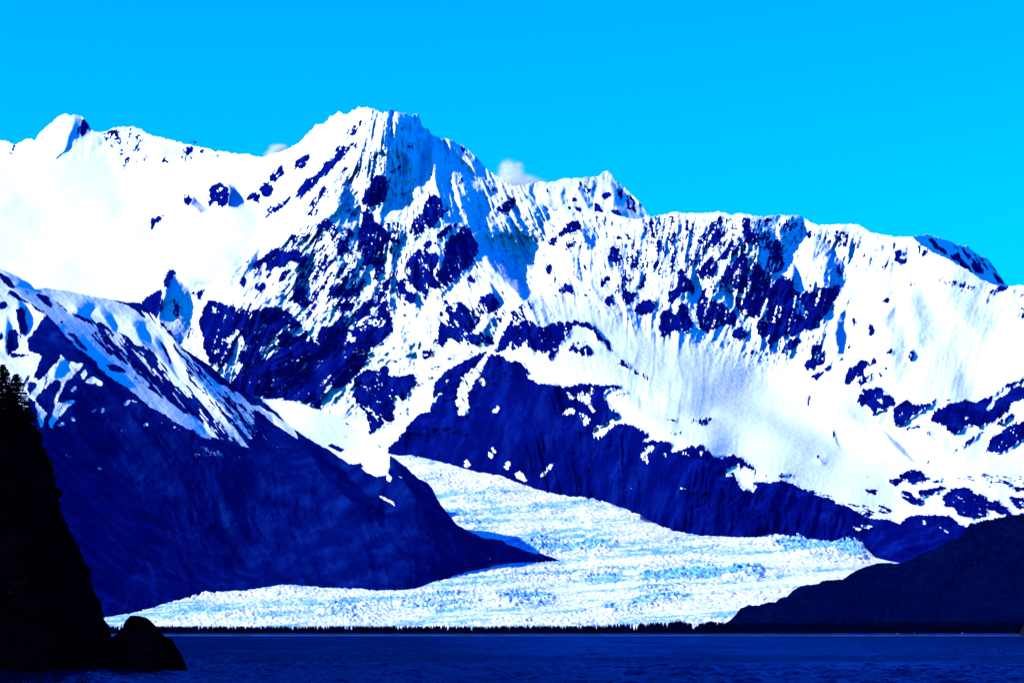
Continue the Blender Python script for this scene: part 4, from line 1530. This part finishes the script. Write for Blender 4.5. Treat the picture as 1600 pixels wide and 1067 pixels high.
cl = build_headland()
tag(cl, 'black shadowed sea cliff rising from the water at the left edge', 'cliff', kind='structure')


def build_islet():
    D0 = 551.0
    Lp = np.array([(961, 204), (963, 203), (968, 198), (976, 194), (985, 189), (992, 180), (999, 171), (1012, 166), (1030, 163), (1050, 160)])
    Rp = np.array([(961, 214), (963, 222), (964.5, 229), (970, 237), (981, 246), (992, 254.5), (995, 258), (999, 268), (1006, 273), (1018, 280), (1030, 286), (1044, 292), (1050, 294)])
    py = np.concatenate([np.linspace(961.5, 1046.5, 90), [1049, 1054]])
    l = np.interp(py, Lp[:, 0], Lp[:, 1])
    r = np.interp(py, Rp[:, 0], Rp[:, 1])
    xl, _, z = at(l, py, D0)
    xr, _, _ = at(r, py, D0)
    ang = np.linspace(0, 2 * math.pi, 121)
    c = (xl + xr) / 2
    h = (xr - xl) / 2
    X = c[:, None] + h[:, None] * np.cos(ang)
    Y = D0 + (h[:, None] * .85 + 1.0) * np.sin(ang)
    Z = np.repeat(z[:, None], 121, 1)
    d = cliff_noise(X + 40 * np.cos(ang) * 0, Y, Z)
    d[:, -1] = d[:, 0]
    X = X + np.cos(ang) * d * .16
    Y = Y + np.sin(ang) * d * .7
    k = smooth(0, 10, np.arange(len(py)))[:, None]
    Z = Z + fbm(X / 1.5, Y / 1.5, 3, .5, 2) * .2 * k
    # close the top
    X = np.vstack([np.full((1, 121), c[0]), X])
    Y = np.vstack([np.full((1, 121), D0), Y])
    Z = np.vstack([np.full((1, 121), z[0] + .05), Z])
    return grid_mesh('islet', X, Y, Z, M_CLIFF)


isl = build_islet()
tag(isl, 'low black rock islet in the water beside the sea cliff', 'rock')


# ------------------------------------------------------------------ trees
def spruce_meshes(h, r, seed, whorls=26, gap=(0.0, 0.0), base=.10):
    """open coastal spruce: tapered trunk and drooping flat sprays of needles"""
    rng = random.Random(seed)
    tv, tf = [], []
    seg, sides = 8, 6
    bend = (rng.uniform(-.03, .03) * h, rng.uniform(-.02, .02) * h)
    for i in range(seg + 1):
        t = i / seg
        rad = .018 * h * (1 - t) ** .9 + .01
        for k in range(sides):
            a = 2 * math.pi * k / sides
            tv.append((rad * math.cos(a) + bend[0] * t * t, rad * math.sin(a) + bend[1] * t * t, h * t))
    for i in range(seg):
        for k in range(sides):
            k2 = (k + 1) % sides
            tf.append((i * sides + k, i * sides + k2, (i + 1) * sides + k2, (i + 1) * sides + k))
    cv, cf = [], []

    def spray(p, d, up, L, w):
        # a bough: a bent midrib with ragged side twigs, each a narrow leaf-shaped blade
        side = d.cross(up).normalized()
        n = max(4, int(L / (.035 * h)))
        for j in range(n + 1):
            s = j / n
            c = p + d * (L * s) + Vector((0, 0, -1)) * (L * .16 * s * s - L * .08 * s ** 4)
            for sg in (-1, 1):
                ln = w * (1 - s * .7) * rng.uniform(.7, 1.25)
                tip = c + side * (sg * ln) + d * (ln * .7) + Vector((0, 0, -.25 * ln * rng.random()))
                b0 = c - d * (.022 * h)
                b1 = c + d * (.022 * h)
                i0 = len(cv)
                cv.extend([b0, b1 + Vector((0, 0, .01 * h)), tip])
                cf.append((i0, i0 + 1, i0 + 2))
                # hanging twig
                hg = c + side * (sg * ln * .5) + Vector((0, 0, -.03 * h * rng.uniform(.3, 1.2)))
                i0 = len(cv)
                cv.extend([b0, b1, hg])
                cf.append((i0, i0 + 1, i0 + 2))
    for wv in range(whorls):
        t = base + (1 - base) * (wv + rng.random() * .7) / whorls
        if gap[0] < t < gap[1] and rng.random() < .6:
            continue
        L0 = r * (1 - t) ** .75 * (1.0 if t > .25 else .75) + .02 * h
        nb = rng.choice((4, 5, 5, 6))
        a0 = rng.random() * 6.28
        for k in range(nb):
            if rng.random() < .12:
                continue
            a = a0 + k * 6.283 / nb + rng.uniform(-.3, .3)
            L = L0 * rng.uniform(.6, 1.15)
            d = Vector((math.cos(a), math.sin(a), .28 * (t - .45) + rng.uniform(-.06, .06))).normalized()
            p = Vector((bend[0] * t * t, bend[1] * t * t, h * t))
            spray(p, d, Vector((0, 0, 1)), L, L * .26 + .012 * h)
    # leader tip
    i0 = len(cv)
    tp = Vector((bend[0], bend[1], h))
    cv.extend([tp + Vector((-.012 * h, 0, -.06 * h)), tp + Vector((.012 * h, 0, -.06 * h)), tp + Vector((0, 0, .03 * h))])
    cf.append((i0, i0 + 1, i0 + 2))
    return py_mesh('trunk', tv, tf, [M_BARK], smooth=True), py_mesh('crown', cv, cf, [M_NEEDLE])


def add_spruce(px, base_py, top_py, D, wpx, seed, label, whorls=26, gap=(0, 0), base=.1):
    p = atv(px, base_py, D)
    h = (base_py - top_py) * D / F_PX
    r = wpx * D / F_PX
    e = bpy.data.objects.new('spruce_tree', None)
    COL.objects.link(e)
    e.location = p
    tm, cm = spruce_meshes(h, r, seed, whorls, gap, base)
    link('trunk', tm, e)
    link('crown', cm, e)
    return tag(e, label, 'tree', 'spruces on the cliff top')


add_spruce(25, 676, 584, 558, 40, 3, 'open crowned spruce with a bare lower trunk at the outer edge of the cliff top', 42, (.10, .26), .10)
add_spruce(2, 672, 569, 561, 38, 5, 'tallest spruce at the photo edge, its tip highest above the cliff top', 42, (0, 0), .06)
add_spruce(43, 680, 626, 556, 22, 8, 'short bushy spruce leaning out over the cliff edge beside the open crowned one', 20, (0, 0), .02)
add_spruce(12, 676, 600, 553, 30, 13, 'dense middle spruce in front of the two taller ones on the cliff', 34, (.1, .25), .05)
add_spruce(-14, 672, 582, 559, 36, 21, 'spruce cut by the left photo edge on the cliff top', 26)
add_spruce(56, 694, 656, 556, 15, 34, 'smallest spruce, down the slope at the cliff lip', 14, (0, 0), .0)


def add_bush(px, py, D, wpx, hpx, seed, label):
    rng = random.Random(seed)
    p = atv(px, py, D)
    s = D / F_PX
    cv, cf, bv, bf = [], [], [], []
    for k in range(9):
        a = rng.uniform(-.5, 1.2)
        L = wpx * s * rng.uniform(.5, 1.05)
        yv = rng.uniform(-1, 1) * L * .5
        d = Vector((math.cos(a) * L, yv, math.sin(a) * hpx * s * .8))
        # stem
        i0 = len(bv)
        bv.extend([Vector((0, 0, 0)), Vector((.04, .03, .1)), d])
        bf.append((i0, i0 + 1, i0 + 2))
        n = 14
        for j in range(n):
            t = (j + 1) / n
            c = d * t
            for q in range(3):
                i0 = len(cv)
                o1 = Vector((rng.uniform(-1, 1), rng.uniform(-1, 1), rng.uniform(-1, .6))) * (.22 * (1.2 - .7 * t))
                o2 = Vector((rng.uniform(-1, 1), rng.uniform(-1, 1), rng.uniform(-1, .6))) * (.22 * (1.2 - .7 * t))
                cv.extend([c, c + o1, c + o2])
                cf.append((i0, i0 + 1, i0 + 2))
    e = bpy.data.objects.new('shrub', None)
    COL.objects.link(e)
    e.location = p
    link('stem', py_mesh('stem', bv, bf, [M_BARK]), e)
    link('foliage', py_mesh('foliage', cv, cf, [M_NEEDLE]), e)
    return tag(e, label, 'shrub', 'shrubs on the cliff edge')


add_bush(78, 742, 552, 26, 15, 3, 'largest shrub, its branch tips sticking out from the cliff above the overhang')
add_bush(71, 722, 552, 23, 13, 4, 'shrub reaching out just above the largest one on the cliff edge')
add_bush(89, 799, 552, 13, 11, 5, 'small shrub on the cliff edge below the jutting overhang')
add_bush(96, 822, 552, 14, 12, 6, 'lowest small shrub on the cliff edge halfway down')
add_bush(64, 705, 552, 17, 12, 7, 'shrub at the cliff lip below the spruces')


# --- treeline behind the beach
def far_spruce(seed, h=1.0):
    rng = random.Random(seed)
    v, f = [], []
    v.extend([(-.02, -.02, 0), (.02, -.02, 0), (0, .025, 0), (0, 0, .5)])
    f.extend([(0, 1, 3), (1, 2, 3), (2, 0, 3)])
    tiers = 7
    for k in range(tiers):
        t = k / tiers
        z0 = .06 + .86 * t
        rad = .26 * (1 - t) ** .85 * rng.uniform(.75, 1.15) + .015
        top = min(1.0, z0 + .30 * (1 - t * .5))
        n = 7
        i0 = len(v)
        a0 = rng.random() * 6
        for j in range(n):
            a = a0 + 6.283 * j / n
            rr = rad * rng.uniform(.55, 1.2)
            v.append((rr * math.cos(a), rr * math.sin(a), z0 + rng.uniform(-.03, .04)))
        v.append((rng.uniform(-.01, .01), rng.uniform(-.01, .01), top))
        for j in range(n):
            f.append((i0 + j, i0 + (j + 1) % n, i0 + n))
    return v, f


FAR = [far_spruce(100 + i) for i in range(10)]
FAR_ME = [py_mesh('far_spruce', v, f, [M_NEEDLE]) for v, f in FAR]
TREE_TOP = line([(150, 977), (260, 976.5), (400, 977), (600, 976), (760, 977), (800, 975.5), (900, 976.5), (960, 974), (985, 973), (1020, 971), (1045, 971), (1060, 967), (1070, 971), (1078, 972), (1083, 978), (1090, 973), (1110, 968.5), (1130, 971), (1200, 971), (1300, 971), (1420, 969), (1500, 970), (1600, 969), (1700, 969)])
rng = random.Random(5)
cand = []
for i in range(2600):
    px = rng.uniform(120, 1680)
    D = 3075 + 170 * rng.random() ** 1.4
    gap = abs(px - 1081.5) < 2.0
    cand.append((px, D, gap))
cand.sort(key=lambda c: c[1])
group = 'spruces in the treeline behind the beach'
singles = 0
sv, sf = [], []
for n_, (px, D, gap) in enumerate(cand):
    k = rng.randrange(10)
    top = float(TREE_TOP(px)) + abs(rng.gauss(0, 1.7)) - .6 + (5 if gap else 0)
    if rng.random() < .05:
        top -= rng.uniform(1, 3.0)
    zb = 2.3
    x = (px - 800) * D / F_PX
    base_py = 981 + (EYE - zb) * F_PX / D
    h = max((base_py - top) * D / F_PX, 3.0)
    w = h * rng.uniform(.75, 1.15) * (1.0 if h > 9 else 1.15)
    ang = rng.random() * 6.28
    front = n_ % 8 == 0
    if front and singles < 290 and 150 < px < 1605:
        o = bpy.data.objects.new('far_spruce', FAR_ME[k])
        COL.objects.link(o)
        o.location = (x, D - (25 if True else 0), zb)
        o.scale = (w, w, h)
        o.rotation_euler.z = ang
        tag(o, 'dark spruce standing in the low treeline behind the beach', 'tree', group)
        singles += 1
    else:
        v, f = FAR[k]
        i0 = len(sv)
        ca, sa = math.cos(ang), math.sin(ang)
        for a, b_, c in v:
            sv.append((x + w * (a * ca - b_ * sa), D + w * (a * sa + b_ * ca), zb + h * c))
        sf.extend([(a + i0, b_ + i0, c + i0) for a, b_, c in f])
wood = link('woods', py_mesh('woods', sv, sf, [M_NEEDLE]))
tag(wood, 'dense dark spruce wood along the whole far beach', 'woods', kind='stuff')


# ------------------------------------------------------------------ rocks and driftwood on the beach
def rock_mesh(name, sx, sy, sz, seed, mat, sub=4):
    bm = bmesh.new()
    bmesh.ops.create_icosphere(bm, subdivisions=sub, radius=1)
    P = np.array([v.co[:] for v in bm.verts])
    n = fbm(P[:, 0] * 1.7 + seed, P[:, 2] * 1.7 + P[:, 1], 4, .55, 1) * .28 + fbm(P[:, 1] * 4 + seed, P[:, 2] * 4 + P[:, 0] * 2, 3, .5, 3) * .1
    for v, d in zip(bm.verts, n):
        v.co *= 1 + float(d)
        v.co.x *= sx
        v.co.y *= sy
        v.co.z *= sz
    me = bpy.data.meshes.new(name)
    bm.to_mesh(me)
    bm.free()
    me.materials.append(mat)
    return me


p = atv(1607, 993, 2962)
me = rock_mesh('sea_stack', 9.5, 8.0, 17.0, 3.1, M_STACK)
for v_ in me.vertices:                       # narrows to a blunt point
    if v_.co.z > 0:
        t_ = min(v_.co.z / 17.0, 1.0)
        v_.co.x *= 1 - .72 * t_
        v_.co.y *= 1 - .6 * t_
o = link('sea_stack', me, loc=(p.x, p.y, -.5))
tag(o, 'brown rock stack standing in the shallows cut by the right photo edge', 'rock')


def log(px, py, D, L, rad, seed, label):
    rng = random.Random(seed)
    v, f = [], []
    n, s = 9, 8
    for i in range(n):
        t = i / (n - 1)
        rr = rad * (1 - .45 * t) * rng.uniform(.9, 1.1)
        for k in range(s):
            a = 6.283 * k / s
            v.append((L * (t - .5), rr * math.cos(a), rad + rr * math.sin(a) + .08 * L * math.sin(t * 3)))
    for i in range(n - 1):
        for k in range(s):
            f.append((i * s + k, i * s + (k + 1) % s, (i + 1) * s + (k + 1) % s, (i + 1) * s + k))
    f.append(tuple(range(s - 1, -1, -1)))
    f.append(tuple(range((n - 1) * s, n * s)))
    # root flare
    for k in range(7):
        a = 6.283 * k / 7
        i0 = len(v)
        v.extend([(-L * .5, .5 * rad * math.cos(a), rad + .5 * rad * math.sin(a)), (-L * .5, .5 * rad * math.cos(a + .6), rad + .5 * rad * math.sin(a + .6)),
                  (-L * .5 - rad * .8, 1.7 * rad * math.cos(a + .3), rad * 1.2 + 1.5 * rad * math.sin(a + .3))])
        f.append((i0, i0 + 1, i0 + 2))
    p = atv(px, py, D)
    o = link('driftwood_log', py_mesh('driftwood_log', v, f, [M_PALE], smooth=True), loc=(p.x, p.y, float(beach_z(np.array([p.x]), np.array([p.y]))[0])))
    o.rotation_euler.z = rng.uniform(-.3, .3)
    return tag(o, label, 'driftwood', 'driftwood on the beach')


log(1432, 992, 3055, 5.4, .62, 2, 'largest pale driftwood log on the dark beach before the right hill')
log(1504, 993, 3045, 2.0, .45, 5, 'short pale driftwood stump on the beach farther right')
log(1403, 992, 3050, 2.2, .3, 6, 'thin grey driftwood piece left of the largest log')

p = atv(12, 925, 534)
o = link('stone', rock_mesh('stone', .32, .3, .16, 5.5, M_STACK, 2), loc=(p.x, 535.6, p.z))
tag(o, 'small pale stone on a ledge of the black cliff', 'stone')


# ------------------------------------------------------------------ helicopter far off over the snow ridge
def heli():
    e = bpy.data.objects.new('helicopter', None)
    COL.objects.link(e)
    p = atv(304.5, 222.4, 5400)
    e.location = p
    v, f = [], []
    prof = [(-2.0, .25, .1), (-1.5, .75, 0), (-.6, 1.05, 0), (.5, 1.1, -.05), (1.4, .95, -.1), (2.2, .6, -.25), (2.7, .15, -.35)]
    s = 10
    for x, r_, dz in prof:
        for k in range(s):
            a = 6.283 * k / s
            v.append((x, .85 * r_ * math.cos(a), dz + r_ * math.sin(a)))
    for i in range(len(prof) - 1):
        for k in range(s):
            f.append((i * s + k, (i + 1) * s + k, (i + 1) * s + (k + 1) % s, i * s + (k + 1) % s))
    f.append(tuple(range(s)))
    f.append(tuple(range((len(prof) - 1) * s, len(prof) * s))[::-1])
    link('body', py_mesh('body', v, f, [M_METAL], smooth=True), e)
    v, f = [], []
    for x, r_ in ((-1.4, .45), (-6.3, .18)):
        for k in range(8):
            a = 6.283 * k / 8
            v.append((x, r_ * math.cos(a), .25 + r_ * math.sin(a)))
    for k in range(8):
        f.append((k, (k + 1) % 8, 8 + (k + 1) % 8, 8 + k))
    link('tail_boom', py_mesh('tail_boom', v, f, [M_METAL], smooth=True), e)

    def box(x0, x1, y0, y1, z0, z1):
        vv = [(x, y, z) for x in (x0, x1) for y in (y0, y1) for z in (z0, z1)]
        return vv, [(0, 1, 3, 2), (4, 6, 7, 5), (0, 4, 5, 1), (2, 3, 7, 6), (0, 2, 6, 4), (1, 5, 7, 3)]

    def part(name, boxes):
        V, Fq = [], []
        for b_ in boxes:
            vv, ff = box(*b_)
            i0 = len(V)
            V += vv
            Fq += [tuple(i + i0 for i in q) for q in ff]
        link(name, py_mesh(name, V, Fq, [M_METAL]), e)
    part('tail_fin', [(-6.6, -5.8, -.06, .06, -.3, 1.2)])
    part('rotor_mast', [(-.15, .15, -.15, .15, 1.0, 1.7)])
    part('rotor_blade', [(-5.0, 0, -.14, .14, 1.66, 1.72)])
    part('rotor_blade', [(.02, 5.0, -.14, .14, 1.66, 1.72)])
    for sy in (-.95, .95):
        part('skid', [(-1.4, 1.9, sy - .07, sy + .07, -1.75, -1.6), (-.8, -.7, sy - .05, sy + .05, -1.6, -.6), (.9, 1.0, sy - .05, sy + .05, -1.6, -.6)])
    e.scale = (1.45, 1.45, 1.45)
    tag(e, 'tiny dark helicopter flying just above the far left snow ridge', 'helicopter')


heli()

# ------------------------------------------------------------------ air: one closed box of thin blue haze
def haze_box():
    x0, x1, y0, y1, z0, z1 = -5200, 5200, -300, 13400, -9, 2500
    v = [(x, y, z) for x in (x0, x1) for y in (y0, y1) for z in (z0, z1)]
    f = [(0, 1, 3, 2), (4, 6, 7, 5), (0, 4, 5, 1), (2, 3, 7, 6), (0, 2, 6, 4), (1, 5, 7, 3)]
    m = bpy.data.materials.new('air')
    m.use_nodes = True
    nt = m.node_tree
    for n in list(nt.nodes):
        nt.nodes.remove(n)
    out = nt.nodes.new('ShaderNodeOutputMaterial')
    pv = nt.nodes.new('ShaderNodeVolumePrincipled')
    pv.inputs['Color'].default_value = (0.0, 0.025, 1.0, 1)
    pv.inputs['Absorption Color'].default_value = (1, 1, 1, 1)
    pv.inputs['Density'].default_value = 0.5e-5
    pv.inputs['Anisotropy'].default_value = 0.0
    nt.links.new(pv.outputs[0], out.inputs['Volume'])
    o = link('haze', py_mesh('haze', v, f, [m]))
    return tag(o, 'thin blue haze in the air over the fjord', 'haze', kind='stuff')


haze_box()


# ------------------------------------------------------------------ two small clouds behind the ridges
def cloud(px, py, D, blobs, seed, label, dens):
    bm = bmesh.new()
    s = D / F_PX
    c = atv(px, py, D)
    for bx, by, rx, ry in blobs:
        mtx = Matrix.Translation(((bx - px) * s, 0, -(by - py) * s)) @ Matrix.Diagonal((rx * s, rx * s * .8, ry * s, 1))
        bmesh.ops.create_icosphere(bm, subdivisions=4, radius=1, matrix=mtx)
    me = bpy.data.meshes.new('cloud')
    bm.to_mesh(me)
    bm.free()
    m = bpy.data.materials.new('cloud_vapour')
    m.use_nodes = True
    nt = m.node_tree
    for n in list(nt.nodes):
        nt.nodes.remove(n)
    out = nt.nodes.new('ShaderNodeOutputMaterial')
    pv = nt.nodes.new('ShaderNodeVolumePrincipled')
    pv.inputs['Color'].default_value = (1, 1, 1, 1)
    pv.inputs['Absorption Color'].default_value = (1, 1, 1, 1)
    tc = nt.nodes.new('ShaderNodeTexCoord')
    acc = None
    for bx, by, rx, ry in blobs:
        mp = nt.nodes.new('ShaderNodeMapping')
        mp.vector_type = 'TEXTURE'
        mp.inputs['Location'].default_value = ((bx - px) * s, 0, -(by - py) * s)
        mp.inputs['Scale'].default_value = (rx * s, rx * s * .8, ry * s)
        nt.links.new(tc.outputs['Object'], mp.inputs[0])
        ln = nt.nodes.new('ShaderNodeVectorMath')
        ln.operation = 'LENGTH'
        nt.links.new(mp.outputs[0], ln.inputs[0])
        sb = nt.nodes.new('ShaderNodeMath')
        sb.operation = 'SUBTRACT'
        sb.use_clamp = True
        sb.inputs[0].default_value = 1.0
        nt.links.new(ln.outputs['Value'], sb.inputs[1])
        if acc is None:
            acc = sb.outputs[0]
        else:
            ad = nt.nodes.new('ShaderNodeMath')
            ad.operation = 'SMOOTH_MAX'
            ad.inputs[2].default_value = 0.35
            nt.links.new(acc, ad.inputs[0])
            nt.links.new(sb.outputs[0], ad.inputs[1])
            acc = ad.outputs[0]
    n1 = noise_node(nt, 1 / (9 * s), 5, .6)
    ad = nt.nodes.new('ShaderNodeMath')
    ad.operation = 'MULTIPLY_ADD'
    nt.links.new(n1.outputs[0], ad.inputs[0])
    ad.inputs[1].default_value = 0.55
    nt.links.new(acc, ad.inputs[2])
    mr = nt.nodes.new('ShaderNodeMapRange')
    mr.interpolation_type = 'SMOOTHSTEP'
    mr.inputs[1].default_value = .38
    mr.inputs[2].default_value = 1.0
    mr.inputs[3].default_value = 0.0
    mr.inputs[4].default_value = 1.0
    nt.links.new(ad.outputs[0], mr.inputs[0])
    pw = nt.nodes.new('ShaderNodeMath')
    pw.operation = 'POWER'
    nt.links.new(mr.outputs[0], pw.inputs[0])
    pw.inputs[1].default_value = 1.8
    md = nt.nodes.new('ShaderNodeMath')
    md.operation = 'MULTIPLY'
    nt.links.new(pw.outputs[0], md.inputs[0])
    md.inputs[1].default_value = dens
    nt.links.new(md.outputs[0], pv.inputs['Density'])
    nt.links.new(pv.outputs[0], out.inputs['Volume'])
    me.materials.append(m)
    o = link('cloud', me, loc=c)
    return tag(o, label, 'cloud', kind='stuff')


cloud(803, 278, 14000, [(794, 266, 24, 24), (810, 266, 15, 20), (798, 286, 42, 24), (822, 290, 40, 22), (846, 300, 32, 14)], 3, 'small white cloud rising behind the saddle right of the summit', .05)
cloud(430, 238, 14000, [(432, 234, 20, 14), (424, 242, 18, 11), (441, 231, 13, 10)], 4, 'faint wisp of cloud behind the ridge left of the summit', .06)
